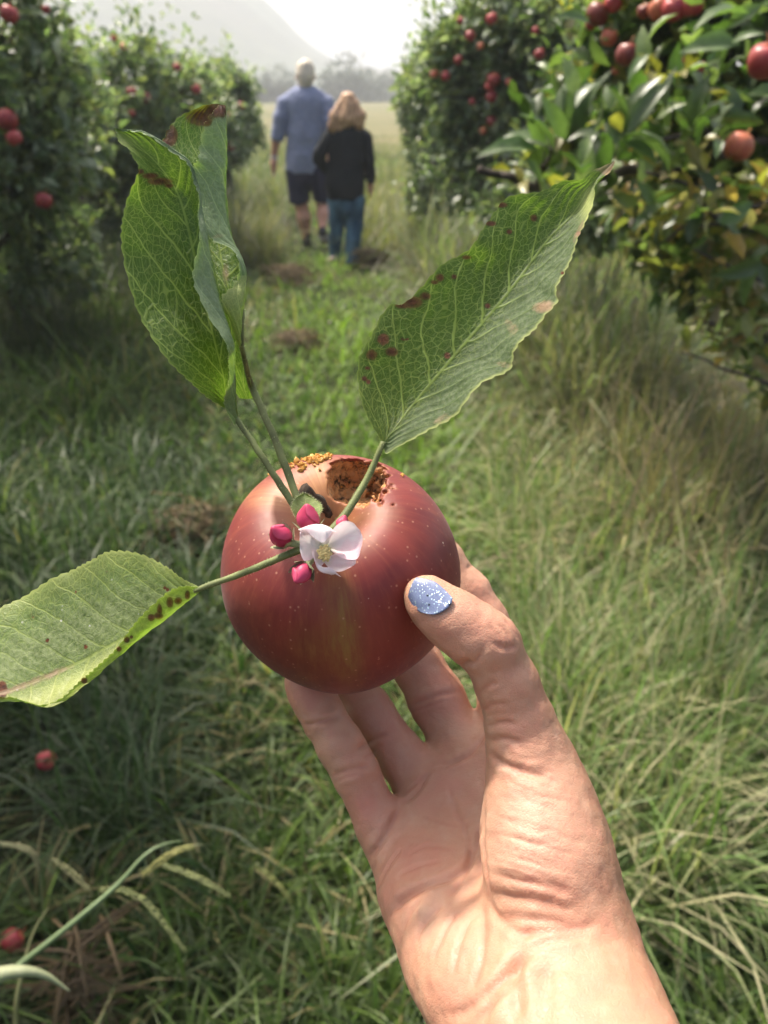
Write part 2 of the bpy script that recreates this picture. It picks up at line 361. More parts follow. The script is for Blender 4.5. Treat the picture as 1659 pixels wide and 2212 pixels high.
def mat_leaf(name, dark=(.027, .056, .007), vein=(.20, .28, .060), nv=9.0, under=(.19, .25, .14), asp=4.4, transl=.36, sunlit_dustc=((.065, .095, .045), (.125, .155, .09))):
    m = M(name); tu = m.attr('tu', 'Vector'); sep = m.n('ShaderNodeSeparateXYZ'); m.set(sep, 0, tu)
    t, u = sep.outputs[0], sep.outputs[1]; au = m.math('ABSOLUTE', u)
    o = m.obj(); wob = m.noise(o, 120, 3, .5); wv = m.math('MULTIPLY', m.math('SUBTRACT', wob, .5), .045)
    tt = m.math('ADD', t, wv)
    # side veins : sweep towards the tip, more near the edge
    q = m.math('SUBTRACT', tt, m.math('MULTIPLY', m.math('POWER', au, 1.15), .27))
    q = m.math('ADD', q, m.math('MULTIPLY', m.math('SIGN', u), .028))
    fr = m.math('ABSOLUTE', m.math('SUBTRACT', m.math('FRACT', m.math('MULTIPLY', q, nv)), .5))
    side = m.ramp(fr, m.ramp(au, 0, 1, .028, .012), m.ramp(au, 0, 1, .06, .036), 1, 0)
    mid = m.ramp(au, .014, .034, 1, 0)
    cmb = m.n('ShaderNodeCombineXYZ'); m.set(cmb, 0, m.math('MULTIPLY', tt, asp)); m.set(cmb, 1, m.math('ADD', u, m.math('MULTIPLY', wv, 1.5))); m.set(cmb, 2, m.math('SIGN', u))
    e1 = m.voro(cmb.outputs[0], 10.5, 'DISTANCE_TO_EDGE'); net1 = m.ramp(e1, .025, .07, 1, 0)
    e2 = m.voro(cmb.outputs[0], 24, 'DISTANCE_TO_EDGE'); net2 = m.ramp(e2, .03, .10, 1, 0)
    big = m.noise(o, 45, 3); fine = m.noise(o, 900, 2)
    g = m.mix(m.ramp(big, .3, .7), dark, tuple(x * 1.75 for x in dark)); g = m.mix(m.ramp(fine, .4, .7, 0, .5), g, tuple(x * .55 for x in dark))
    veins = m.math('MAXIMUM', m.math('MULTIPLY', net2, .28), m.math('MULTIPLY', net1, .6))
    veins = m.math('MAXIMUM', veins, m.math('MAXIMUM', m.math('MULTIPLY', side, .95), m.math('MULTIPLY', mid, .8)))
    edge = m.attr('edge'); veins = m.math('MAXIMUM', veins, edge)
    rest = m.mix(m.attr('sunlit_dust'), g, m.mix(m.ramp(fine, .35, .65), *sunlit_dustc))  # greyed blade colour: painted sunlight together with dust
    c = m.mix(m.math('MULTIPLY', veins, m.math('SUBTRACT', 1.0, m.math('MULTIPLY', m.attr('sunlit_dust'), .88))), rest, vein)
    mot = m.noise(o, 230, 4, .7); c = m.mix(m.math('MULTIPLY', m.ramp(mot, .52, .66), .45), c, tuple(x * .55 for x in dark))
    geo = m.n('ShaderNodeNewGeometry')
    und = m.mix(m.ramp(fine, .3, .7), tuple(x * .75 for x in under), tuple(x * 1.15 for x in under)); und = m.mix(m.math('MULTIPLY', m.math('MAXIMUM', side, mid), .5), und, tuple(min(1, x * 1.5) for x in under))
    c = m.mix(m.attr('pale'), c, m.mix(m.math('MULTIPLY', veins, .5), (.36, .40, .13), (.46, .48, .20)))
    c = m.mix(m.math('MULTIPLY', m.attr('under'), .92), c, und)
    sn = m.noise(o, 420, 4, .7)
    spot = m.attr('spot'); sc_ = m.mix(m.ramp(sn, .35, .65), (.045, .014, .008), (.17, .055, .025))
    c = m.mix(m.ramp(m.math('ADD', spot, m.math('MULTIPLY', m.math('SUBTRACT', sn, .5), .35)), .42, .6), c, sc_)
    dry = m.attr('dry'); c = m.mix(m.ramp(m.math('ADD', dry, m.math('MULTIPLY', m.math('SUBTRACT', sn, .5), .5)), .4, .65), c, m.mix(m.ramp(sn, .3, .7), (.19, .12, .07), (.31, .225, .145)))
    # whitish grit
    gv = m.voro(o, 330); gc = m.voro(o, 330, out='Color'); gs = m.n('ShaderNodeSeparateColor'); m.set(gs, 0, gc)
    grit = m.math('MULTIPLY', m.math('MULTIPLY', m.ramp(gv, .09, .15, 1, 0), m.math('GREATER_THAN', gs.outputs[0], .8)), m.ramp(m.attr('sunlit_dust'), .2, .6))
    c = m.mix(m.math('MULTIPLY', grit, .85), c, (.50, .50, .44))
    h = m.math('ADD', m.math('MULTIPLY', veins, -.6), fine)
    nb = m.bump(h, .35, .0006)
    tc = m.mix(1.0, m.mix(m.math('MULTIPLY', veins, .75), (.17, .34, .018), (.48, .66, .10)), m.mix(spot, (1, 1, 1), (.3, .12, .05)), 'MULTIPLY')
    return m.done(m.translucent(m.bsdf(c, m.math('ADD', .42, m.math('MULTIPLY', m.attr('sunlit_dust'), .3)), nb, m.math('SUBTRACT', .36, m.math('MULTIPLY', m.attr('sunlit_dust'), .26))), tc, m.math('MULTIPLY', transl, m.math('SUBTRACT', 1.0, m.math('MULTIPLY', m.attr('sunlit_dust'), .45)))))

# ------------------------------------------------------------------ setting
rs = np.random.RandomState(7); random.seed(7)
def ground_z(x, y):
    return .02 * np.sin(x * 1.7 + .4) * np.sin(y * .9) + .03 * np.clip(np.abs(x + .45 * np.clip(y / 8, 0, 1)) - 1.0, 0, 2) + 0 * y
gx = np.unique(np.r_[np.linspace(-720, -14, 14), np.linspace(-14, 14, 80), np.linspace(14, 720, 14)])
gy = np.unique(np.r_[np.linspace(-20, 0, 8), np.linspace(0, 18, 60), np.linspace(18, 715, 24)])
X, Y = np.meshgrid(gx, gy, indexing='ij'); Z = ground_z(np.clip(X, -8, 8), np.clip(Y, -5, 18))
Z = Z * np.clip((60 - np.abs(X)) / 50, 0, 1) * np.clip((30 - Y) / 10, 0, 1)
nx_, ny_ = X.shape; I = np.arange(nx_ * ny_).reshape(nx_, ny_)
gq = np.stack([I[:-1, :-1], I[1:, :-1], I[1:, 1:], I[:-1, 1:]], -1).reshape(-1, 4)
tag(mesh('ground', np.stack([X, Y, Z], -1).reshape(-1, 3), gq, mat_ground(), origin=(0, 0, 0)), 'grassy orchard ground between two rows of apple trees', 'ground', kind='structure')
fx = np.linspace(-260, 260, 60); fy = np.linspace(24, 300, 50); X, Y = np.meshgrid(fx, fy, indexing='ij')
Z = .03 + .12 * np.sin(X * .11) * np.sin(Y * .2) ** 2 * np.clip((Y - 24) / 20, 0, 1) + .0
I = np.arange(X.size).reshape(X.shape); gq = np.stack([I[:-1, :-1], I[1:, :-1], I[1:, 1:], I[:-1, 1:]], -1).reshape(-1, 4)
tag(mesh('field', np.stack([X, Y, Z + .1 - .16 * np.clip((30 - Y) / 6, 0, 1)], -1).reshape(-1, 3), gq, mat_field(), origin=(0, 30, 0)), 'pale dry meadow beyond the end of the orchard', 'field', kind='structure')
# hill : ridge profile read from the photograph, built 250 m away
HY = 430.0
ridge_px = [(-600, -60), (-200, -120), (150, -130), (380, -120), (500, -60), (580, 15), (640, 75), (690, 122), (740, 146), (820, 150), (900, 160), (1100, 150), (1500, 140), (2200, 150)]
rx = np.array([W(a, b, HY)[0] for a, b in ridge_px]); rz = np.array([W(a, b, HY)[2] for a, b in ridge_px])
hx = np.linspace(-700, 700, 200); hy = np.linspace(HY - 190, HY + 70, 60); X, Y = np.meshgrid(hx, hy, indexing='ij')
prof = np.interp(X, rx, rz); prof = np.maximum(prof, 2.0)
sh = np.where(Y < HY, np.clip((Y - (HY - 190)) / 190, 0, 1), np.clip((HY + 70 - Y) / 70, 0, 1)); sh = sh * sh * (3 - 2 * sh)
nz = vnoise(np.stack([X.ravel(), Y.ravel(), 0 * X.ravel()], 1), .045, 3).reshape(X.shape) * 2.0 + vnoise(np.stack([X.ravel(), Y.ravel(), 0 * X.ravel()], 1), .13, 4).reshape(X.shape) * 1.2
Z = np.minimum(prof * sh, 84) + nz * sh - .3
I = np.arange(X.size).reshape(X.shape); gq = np.stack([I[:-1, :-1], I[1:, :-1], I[1:, 1:], I[:-1, 1:]], -1).reshape(-1, 4)
tag(mesh('hill', np.stack([X, Y, Z], -1).reshape(-1, 3), gq, mat_hill(), origin=(0, HY, 0)), 'wooded hill fading into the mist', 'hill', kind='structure')

# ------------------------------------------------------------------ trees
def leaf_batch(C, D, N, L, Wd, colr, bend=.25, rs=rs):
    """leaves at C along D with facing N; returns verts, quads, colours (8 verts, 4 faces -> folded, bent ribbon)"""
    n = len(C); D = D / np.linalg.norm(D, axis=1)[:, None]
    S = np.cross(D, N); S /= np.linalg.norm(S, axis=1)[:, None] + 1e-9; U = np.cross(S, D)
    L = L[:, None]; Wd = Wd[:, None]; bd = bend * L
    base = C; m1 = C + D * L * .38; m2 = C + D * L * .72 - U * bd * .3; tip = C + D * L - U * bd
    f1 = U * Wd * .28; f2 = U * Wd * .22
    Vv = np.stack([base, m1 - S * Wd * .5 + f1, m1, m1 + S * Wd * .5 + f1, m2 - S * Wd * .38 + f2, m2, m2 + S * Wd * .38 + f2, tip], 1)
    q = np.array([[0, 2, 1, 1], [0, 3, 2, 2], [1, 2, 5, 4], [2, 3, 6, 5], [4, 5, 7, 7], [5, 6, 7, 7]])
    q4 = np.array([[1, 2, 5, 4], [2, 3, 6, 5]]); q3 = np.array([[0, 2, 1], [0, 3, 2], [4, 5, 7], [5, 6, 7]])
    tri = np.vstack([q3, q4[:, [0, 1, 2]], q4[:, [0, 2, 3]]])
    F = (np.arange(n)[:, None, None] * 8 + tri[None]).reshape(-1, 3)
    c = np.repeat(colr, 8, axis=0)
    return Vv.reshape(-1, 3), F, c
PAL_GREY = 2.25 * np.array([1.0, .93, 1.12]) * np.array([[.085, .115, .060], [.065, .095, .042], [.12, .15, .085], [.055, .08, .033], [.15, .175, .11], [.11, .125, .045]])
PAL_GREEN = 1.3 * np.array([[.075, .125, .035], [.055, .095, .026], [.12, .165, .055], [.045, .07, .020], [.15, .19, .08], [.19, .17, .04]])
def whorls(centers, outs, per, L, pal, rs, spread=.9):
    """leaves radiating from twig ends"""
    n = len(centers) * per; C = np.repeat(centers, per, 0) + rs.normal(0, L * .45, (n, 3))
    D = np.repeat(outs, per, 0) + rs.normal(0, spread, (n, 3)); D[:, 2] += .1
    N = rs.normal(0, .6, (n, 3)) + [0, 0, 1.0]
    Ls = L * rs.uniform(.65, 1.25, n); col = pal[rs.randint(0, len(pal), n)] * rs.uniform(.75, 1.3, (n, 1))
    return leaf_batch(C, D, N, Ls, Ls * rs.uniform(.38, .52, n), col, rs=rs)
def blob_points(blobs, n, rs, shell=.45):
    vol = np.array([b[3] ** 2 for b in blobs]); pick = rs.choice(len(blobs), n, p=vol / vol.sum())
    d = rs.normal(0, 1, (n, 3)); d /= np.linalg.norm(d, axis=1)[:, None]
    B = np.array([[b[0], b[1], b[2], b[3]] for b in blobs])[pick]
    lump = 1 + .16 * vnoise(d * 2.5 + B[:, :3], 1.3, 11)[:, None]
    r = (rs.uniform(shell ** 3, 1, n) ** (1 / 3))[:, None]
    return B[:, :3] + d * r * B[:, 3:4] * lump * [1, 1, .95], d
def limb(p0, p1, r0, r1, rs, sag=.1):
    p0 = np.array(p0); p1 = np.array(p1); L = np.linalg.norm(p1 - p0)
    pts = [p0 + (p1 - p0) * t + rs.normal(0, L * .06, 3) * math.sin(math.pi * t) + np.array([0, 0, sag * L * math.sin(math.pi * t)]) for t in np.linspace(0, 1, 6)]
    return tube(pts, np.linspace(r0, r1, 6), 7, 12)
def loosen(blobs, rs):
    out = []
    for (x, y, z, r) in blobs:
        out.append((x, y, z, r * .78))
        for _ in range(3):
            d = rs.normal(0, 1, 3); d /= np.linalg.norm(d); out.append((x + d[0] * r * .75, y + d[1] * r * .75, z + d[2] * r * .7, r * rs.uniform(.3, .5)))
    return out
def apple_tree(label, base, fork, blobs, nwh, per, L, pal, seed, group, extra=None, r0=.07, limbs=None):
    rs = np.random.RandomState(seed); root = empty('apple_tree', base); tag(root, label, 'tree', group); blobs0, blobs = blobs, loosen(blobs, rs)
    b = MB(); fork = np.array(fork); base = np.array(base, float)
    b.add(*tube([base + [0, 0, -.1], base + (fork - base) * .5 + rs.normal(0, .03, 3), fork], [r0 * 1.3, r0, r0 * .8], 9, 10))
    for q in blobs0:
        e = np.array(q[:3]) + [0, 0, q[3] * .3]; b.add(*limb(fork - [0, 0, .05], e, r0 * .55, .012, rs))
        for _ in range(5):
            d = rs.normal(0, 1, 3); d /= np.linalg.norm(d); d[2] = abs(d[2]) * .6
            s0 = fork + (e - fork) * rs.uniform(.4, .9); b.add(*limb(s0, np.array(q[:3]) + d * q[3] * .95, .012, .004, rs))
    for p0, p1, a, c in (limbs or []): b.add(*limb(p0, p1, a, c, rs, .03))
    b.build('trunk', MAT_BARK, root)
    C, D = blob_points(blobs, nwh, rs); Vv, F, c = whorls(C, D, per, L, pal, rs)
    # young shoots standing out of the crown
    sc_, sdn = [], []
    for q in blobs0:
        for _ in range(10):
            d = rs.normal(0, 1, 3); d[2] = abs(d[2]) * 1.1 + .1; d /= np.linalg.norm(d); p0 = np.array(q[:3]) + d * q[3] * .9; up = d * .7 + np.array([0, 0, .7]) + rs.normal(0, .25, 3); ln = q[3] * rs.uniform(.3, .75)
            for t in np.linspace(0, 1, max(3, int(ln / .05))): sc_.append(p0 + up * ln * t); sdn.append(up)
    V3, F3, c3 = whorls(np.array(sc_), np.array(sdn), 3, L * .8, pal * 1.15, rs, .8); F = np.vstack([F, F3 + len(Vv)]); Vv = np.vstack([Vv, V3]); c = np.vstack([c, c3])
    if extra is not None:
        V2, F2, c2 = extra; F = np.vstack([F, F2 + len(Vv)]); Vv = np.vstack([Vv, V2]); c = np.vstack([c, c2])
    keep = Vv.reshape(-1, 8, 3)[:, :, 2].min(1) > -.02
    mesh('crown', Vv, F, MAT_CROWN, root, smooth=False, col=c)
    return root
def B(px, py, Y, r):
    p = W(px, py, Y); return (p[0], p[1], p[2], mpx(p, r))
ROWL, ROWR = 'apple trees of the left row', 'apple trees of the right row'
def base_at(px, Y): p = W(px, 300, Y); return (p[0], Y, 0)
blobs_L1 = [B(20, 40, 4.6, 125), B(95, 130, 4.9, 95), B(90, 240, 4.6, 105), B(10, 330, 4.4, 150), B(130, 350, 4.9, 85), B(60, 450, 4.7, 95), B(-150, 150, 4.4, 200), B(-160, 400, 4.4, 180), B(40, 540, 4.9, 80), B(120, 500, 5.1, 70), B(20, 600, 4.8, 70), B(170, 190, 5.8, 60), B(180, 300, 5.9, 70), B(150, 580, 5.2, 60)]
blobs_L2 = [B(285, 150, 7.4, 88), B(215, 240, 7.0, 95), B(370, 200, 8.0, 95), B(310, 290, 7.3, 100), B(420, 240, 8.4, 80), B(410, 330, 8.0, 70), B(180, 330, 6.9, 90), B(300, 380, 7.6, 80), B(170, 430, 7.2, 70), B(260, 450, 7.4, 70), B(350, 440, 7.8, 60), B(400, 400, 8.2, 55), B(150, 500, 6.8, 60)]
blobs_L3 = [B(480, 190, 11, 60), B(450, 260, 10.5, 80), B(510, 250, 11.5, 62), B(490, 315, 11, 60)]
blobs_R2 = [B(990, 110, 5.9, 88), B(1080, 70, 5.7, 110), B(955, 200, 6.1, 75), B(1050, 210, 5.8, 105), B(1140, 170, 5.6, 110), B(1190, 60, 5.5, 130), B(1020, 290, 5.9, 70), B(1110, 290, 5.7, 80), B(1290, 120, 5.2, 150), B(1010, 360, 5.9, 55), B(1090, 370, 5.7, 65), B(1180, 360, 5.5, 80), B(1270, 300, 5.3, 110), B(1230, 350, 4.7, 85), B(1330, 390, 4.3, 85), B(1170, 430, 4.9, 60), B(1280, 470, 4.2, 70), B(1130, 450, 5.2, 60), B(1050, 420, 5.6, 48), B(1000, 420, 5.9, 38), B(1080, 480, 5.3, 40)]
blobs_R3 = [B(905, 175, 8.6, 46), B(890, 235, 8.5, 36), B(950, 150, 8.3, 55), B(915, 285, 8.4, 36), B(930, 340, 8.2, 36), B(900, 320, 8.4, 24), B(930, 390, 8.1, 34), B(965, 400, 7.9, 36), B(905, 430, 8.2, 28), B(930, 450, 8.0, 30)]
blobs_R1 = [B(1370, 60, 2.9, 110), B(1510, 40, 2.7, 130), B(1450, 190, 2.9, 120), B(1610, 180, 2.6, 120), B(1560, 330, 2.8, 120), B(1660, 420, 2.6, 130), B(1480, 440, 3.0, 90), B(1620, 580, 2.7, 90), B(1760, 250, 2.5, 220), B(1740, 620, 2.6, 170), B(1700, 800, 2.6, 70), B(1420, 330, 3.1, 90), B(1280, 200, 3.6, 90), B(1250, 320, 3.8, 80), B(1420, 500, 3.3, 85), B(1520, 600, 3.0, 75), B(1370, 420, 3.5, 70)]
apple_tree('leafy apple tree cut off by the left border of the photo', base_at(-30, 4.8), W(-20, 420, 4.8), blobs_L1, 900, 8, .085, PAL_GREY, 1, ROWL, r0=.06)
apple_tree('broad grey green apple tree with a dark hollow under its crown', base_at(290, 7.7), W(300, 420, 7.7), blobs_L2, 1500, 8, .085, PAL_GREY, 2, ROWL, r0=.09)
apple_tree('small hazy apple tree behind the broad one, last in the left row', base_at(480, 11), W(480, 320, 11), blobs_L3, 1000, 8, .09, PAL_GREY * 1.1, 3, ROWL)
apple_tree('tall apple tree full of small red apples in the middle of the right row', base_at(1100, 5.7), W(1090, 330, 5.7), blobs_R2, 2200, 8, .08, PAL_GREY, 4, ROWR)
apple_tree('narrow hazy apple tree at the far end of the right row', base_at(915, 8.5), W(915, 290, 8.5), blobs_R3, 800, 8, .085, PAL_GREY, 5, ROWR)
# the near branch : big single leaves
near = [((1190, 320), [(1050, 305), (1075, 285), (1105, 290), (1130, 240), (1150, 225)]),
        ((1235, 300), [(1205, 165), (1180, 215), (1245, 160), (1265, 175), (1290, 150), (1225, 185)]),
        ((1330, 310), [(1300, 180), (1345, 170), (1375, 175), (1410, 150), (1315, 230), (1400, 230)]),
        ((1350, 300), [(1440, 160), (1460, 300), (1430, 340), (1470, 350)]), ((1480, 280), [(1516, 160), (1550, 200), (1440, 200)]),
        ((1130, 345), [(1045, 312), (1090, 350), (1180, 395)]), ((1590, 95), [(1480, 92), (1640, 60)]), ((1640, 20), [(1510, 20), (1560, 60)]), ((1270, 40), [(1210, 20), (1240, 90)]),
        ((1540, 480), [(1440, 470), (1500, 540), (1600, 450), (1610, 520)]), ((1640, 560), [(1560, 600), (1590, 660), (1680, 640)]), ((1420, 440), [(1380, 390), (1370, 480), (1470, 420)])]
C, D, N, L, Wd, co = [], [], [], [], [], []
r1 = np.random.RandomState(21)
for (b0, tips) in near:
    Yb = 1.95 + r1.uniform(-.1, .1)
    for (a, bb) in tips:
        p0 = W(b0[0] + r1.uniform(-15, 15), b0[1] + r1.uniform(-15, 15), Yb); p1 = W(a, bb, Yb + r1.uniform(-.06, .06)); l = np.linalg.norm(p1 - p0); l2 = min(l, .13)
        C.append(p1 - (p1 - p0) / l * l2); D.append(p1 - p0); N.append(r1.normal(0, .4, 3) + np.array([-.3, -.5, .75])); L.append(l2); Wd.append(l2 * r1.uniform(.3, .42))
        co.append(np.array([.10, .15, .055]) * r1.uniform(.7, 1.5))
extra = leaf_batch(np.array(C), np.array(D), np.array(N), np.array(L), np.array(Wd), np.array(co), .3)
for cpx, n, spread, Yc in (((1250, 300), 60, 110, 2.1), ((1450, 260), 70, 120, 2.2), ((1560, 480), 60, 120, 2.2)):
    cc = np.array([W(cpx[0] + r1.normal(0, spread * .7), cpx[1] + r1.normal(0, spread * .45), Yc + r1.normal(0, .12)) for _ in range(n // 3)])
    e2 = whorls(cc, np.tile([-.4, -.4, .6], (len(cc), 1)), 5, .085, PAL_GREEN, r1)
    extra = (np.vstack([extra[0], e2[0]]), np.vstack([extra[1], e2[1] + len(extra[0])]), np.vstack([extra[2], e2[2]]))
PAL_DRY = np.array([[.30, .27, .07], [.24, .25, .08], [.34, .22, .08], [.20, .24, .07], [.30, .24, .14]])
for cpx, n, spread, Yc in (((1540, 520), 40, 90, 2.25), ((1600, 680), 45, 90, 2.2), ((1440, 430), 26, 70, 2.3), ((1640, 440), 14, 40, 2.2)):
    cc = np.array([W(cpx[0] + r1.normal(0, spread * .7), cpx[1] + r1.normal(0, spread * .6), Yc + r1.normal(0, .12)) for _ in range(n)])
    e2 = whorls(cc, np.tile([-.4, -.4, .3], (len(cc), 1)), 4, .065, PAL_DRY, r1); extra = (np.vstack([extra[0], e2[0]]), np.vstack([extra[1], e2[1] + len(extra[0])]), np.vstack([extra[2], e2[2]]))
lim = [(W(1690, 470, 2.5), W(1400, 365, 2.2), .02, .013), (W(1400, 365, 2.2), W(1150, 405, 2.15), .014, .011), (W(1150, 405, 2.15), W(1035, 365, 2.1), .012, .009), (W(1160, 400, 2.15), W(1190, 320, 2.0), .007, .004),
       (W(1300, 385, 2.2), W(1330, 305, 2.0), .006, .004), (W(1250, 390, 2.2), W(1235, 300, 2.0), .006, .004), (W(1690, 300, 2.4), W(1380, 310, 2.1), .012, .005), (W(1700, 600, 2.3), W(1440, 450, 2.2), .010, .004), (W(1700, 760, 2.3), W(1480, 700, 2.1), .008, .003), (W(1700, 545, 2.15), W(1395, 372, 2.1), .009, .004), (W(1700, 620, 2.1), W(1500, 540, 2.05), .007, .003), (W(1690, 850, 2.15), W(1470, 760, 2.1), .006, .003), (W(1690, 420, 2.1), W(1440, 520, 2.05), .006, .003)]
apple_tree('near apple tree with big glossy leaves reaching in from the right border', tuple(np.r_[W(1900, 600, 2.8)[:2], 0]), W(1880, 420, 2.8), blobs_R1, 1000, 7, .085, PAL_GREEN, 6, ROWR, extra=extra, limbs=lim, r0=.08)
apple_tree('unseen apple tree added beside the camera to shade the grass at the lower left', (-2.15, 2.25, 0), (-2.15, 2.25, .9), [(-2.15, 2.25, 1.55, .62), (-2.5, 1.9, 1.3, .6), (-1.95, 2.0, 1.95, .42), (-2.3, 1.45, 1.6, .5), (-2.6, 2.6, 1.6, .6), (-2.0, 2.5, 1.0, .4), (-1.72, 2.1, 1.6, .5), (-1.6, 2.3, 2.5, .5), (-1.5, 1.9, 2.35, .45), (-1.75, 1.7, 2.1, .5)], 1300, 8, .085, PAL_GREY, 8, ROWL)  # out of view, added and its crown raised to throw shade on the grass
# far trees in the haze
def far_tree(label, px, py, Yd, r, seed):
    rs = np.random.RandomState(seed); c = W(px, py, Yd); R = mpx(c, r); root = empty('tree', (c[0], Yd, 0)); tag(root, label, 'tree', 'misty trees beyond the meadow')
    b = MB(); b.add(*tube([(c[0], Yd, -.2), (c[0] + .1, Yd, c[2] * .6), (c[0], Yd, c[2])], [R * .12, R * .09, R * .05], 8, 8)); b.build('trunk', MAT_BARK, root)
    bl = [(c[0], Yd, c[2], R)] + [(c[0] + rs.uniform(-1, 1) * R, Yd + rs.uniform(-.5, .5) * R, max(c[2] - rs.uniform(.1, 1.1) * R, R * .3), R * rs.uniform(.4, .7)) for _ in range(9)] + [(c[0] + k * R * .5, Yd, R * .4, R * .5) for k in (-2, -1, 0, 1, 2)]
    P, D = blob_points(bl, 900, rs); Vv, F, cc = whorls(P, D, 7, R * .12, np.array([[.03, .05, .03], [.04, .06, .035], [.025, .04, .025]]), rs)
    mesh('crown', Vv, F, MAT_CROWN, root, smooth=False, col=cc)
far_tree('round dark misty tree rising between the two walkers and the hill', 748, 168, 135, 50, 31)
far_tree('lower misty tree beside the round one, over the woman in black', 795, 180, 140, 34, 32)
far_tree('small misty tree to the left of the man in blue', 600, 174, 130, 34, 33)
far_tree('pale misty tree by the end of the right row', 845, 172, 150, 24, 34)
far_tree('low misty tree half hidden behind the last tree of the left row', 555, 186, 130, 24, 35)

# ------------------------------------------------------------------ hanging and fallen apples
def apple_profile(rho, h, R):
    s = np.where(h > 0, 1.42, 1.62)
    hh = h / s; a = .455 * R * np.where(h > 0, 1, 1 - .10 * np.clip(-h / R, 0, 1)); b = R - .455 * R
    return np.sqrt((rho - a) ** 2 + hh ** 2) - b
def small_apple_mesh(mat):
    R = .037; ns, nr = 20, 18; prof = []
    for th in np.linspace(0, math.pi, nr):
        lo, hi = 0, 2 * R
        for _ in range(30):
            m_ = (lo + hi) / 2
            if apple_profile(m_ * math.sin(th), m_ * math.cos(th), R) < 0: lo = m_
            else: hi = m_
        prof.append((lo * math.sin(th), lo * math.cos(th)))
    v = []; f = []
    for r, h in prof:
        for k in range(ns):
            a = 2 * math.pi * k / ns; q = 1 + .03 * math.cos(5 * a); v.append((r * q * math.cos(a), r * q * math.sin(a), h))
    for i in range(nr - 1):
        for k in range(ns): f.append((i * ns + k, (i + 1) * ns + k, (i + 1) * ns + (k + 1) % ns, i * ns + (k + 1) % ns))
    st, sf = tube([(0, 0, .018), (.002, 0, .03), (.006, .002, .05)], [.0016, .0013, .0016], 6)
    n = len(v); v += [tuple(x) for x in st]; f += [tuple(i + n for i in q) for q in sf]
    me = bpy.data.meshes.new('apple'); me.from_pydata(v, [], f); me.update(); me.polygons.foreach_set('use_smooth', np.ones(len(f), bool)); me.materials.append(mat); return me
AP = {'red': small_apple_mesh(mat_apple('apple_red', (.33, .035, .045), (.20, .02, .03), yamt=.3)),
      'pink': small_apple_mesh(mat_apple('apple_pink', (.45, .06, .06), (.33, .03, .05), (.55, .16, .10), yamt=.3)),
      'dusk': small_apple_mesh(mat_apple('apple_dusky', (.22, .04, .03), (.13, .025, .025), (.24, .09, .035), yamt=.4)),
      'orange': small_apple_mesh(mat_apple('apple_orange', (.50, .15, .07), (.42, .08, .06), (.58, .28, .12), yamt=.6))}
TREES = {'L1': blobs_L1, 'L2': blobs_L2, 'L3': blobs_L3, 'R1': blobs_R1, 'R2': blobs_R2}
def hang(px, py, r, tone, label, tree, grp='apples hanging in the orchard trees'):
    # depth from its size, kept at the front of its crown
    d0 = .037 * FPX / r
    p = V(px, py, d0); dirv = p - CAM; dirv /= np.linalg.norm(dirv); best = None
    for b in TREES[tree]:
        oc = CAM - np.array(b[:3]); bb = oc @ dirv; cc = oc @ oc - (b[3] * 1.02) ** 2; dis = bb * bb - cc
        if dis > 0:
            t = -bb - math.sqrt(dis)
            if t > 0 and (best is None or t < best): best = t
    if tree == 'R1' or best is None: t = np.linalg.norm(p - CAM); t = min(t, best - .03) if best else t
    else: t = best - .02
    p = CAM + dirv * t; rr = r * depth(p) / FPX
    o = bpy.data.objects.new('apple', AP[tone]); COL.objects.link(o); o.location = p
    o.rotation_euler = (random.uniform(-.5, .5), random.uniform(-.5, .5), random.uniform(0, 6)); s = rr / .037 * (.94 if tree == 'R1' else .88); o.scale = (s, s, s)
    tag(o, label, 'apple', grp); return o
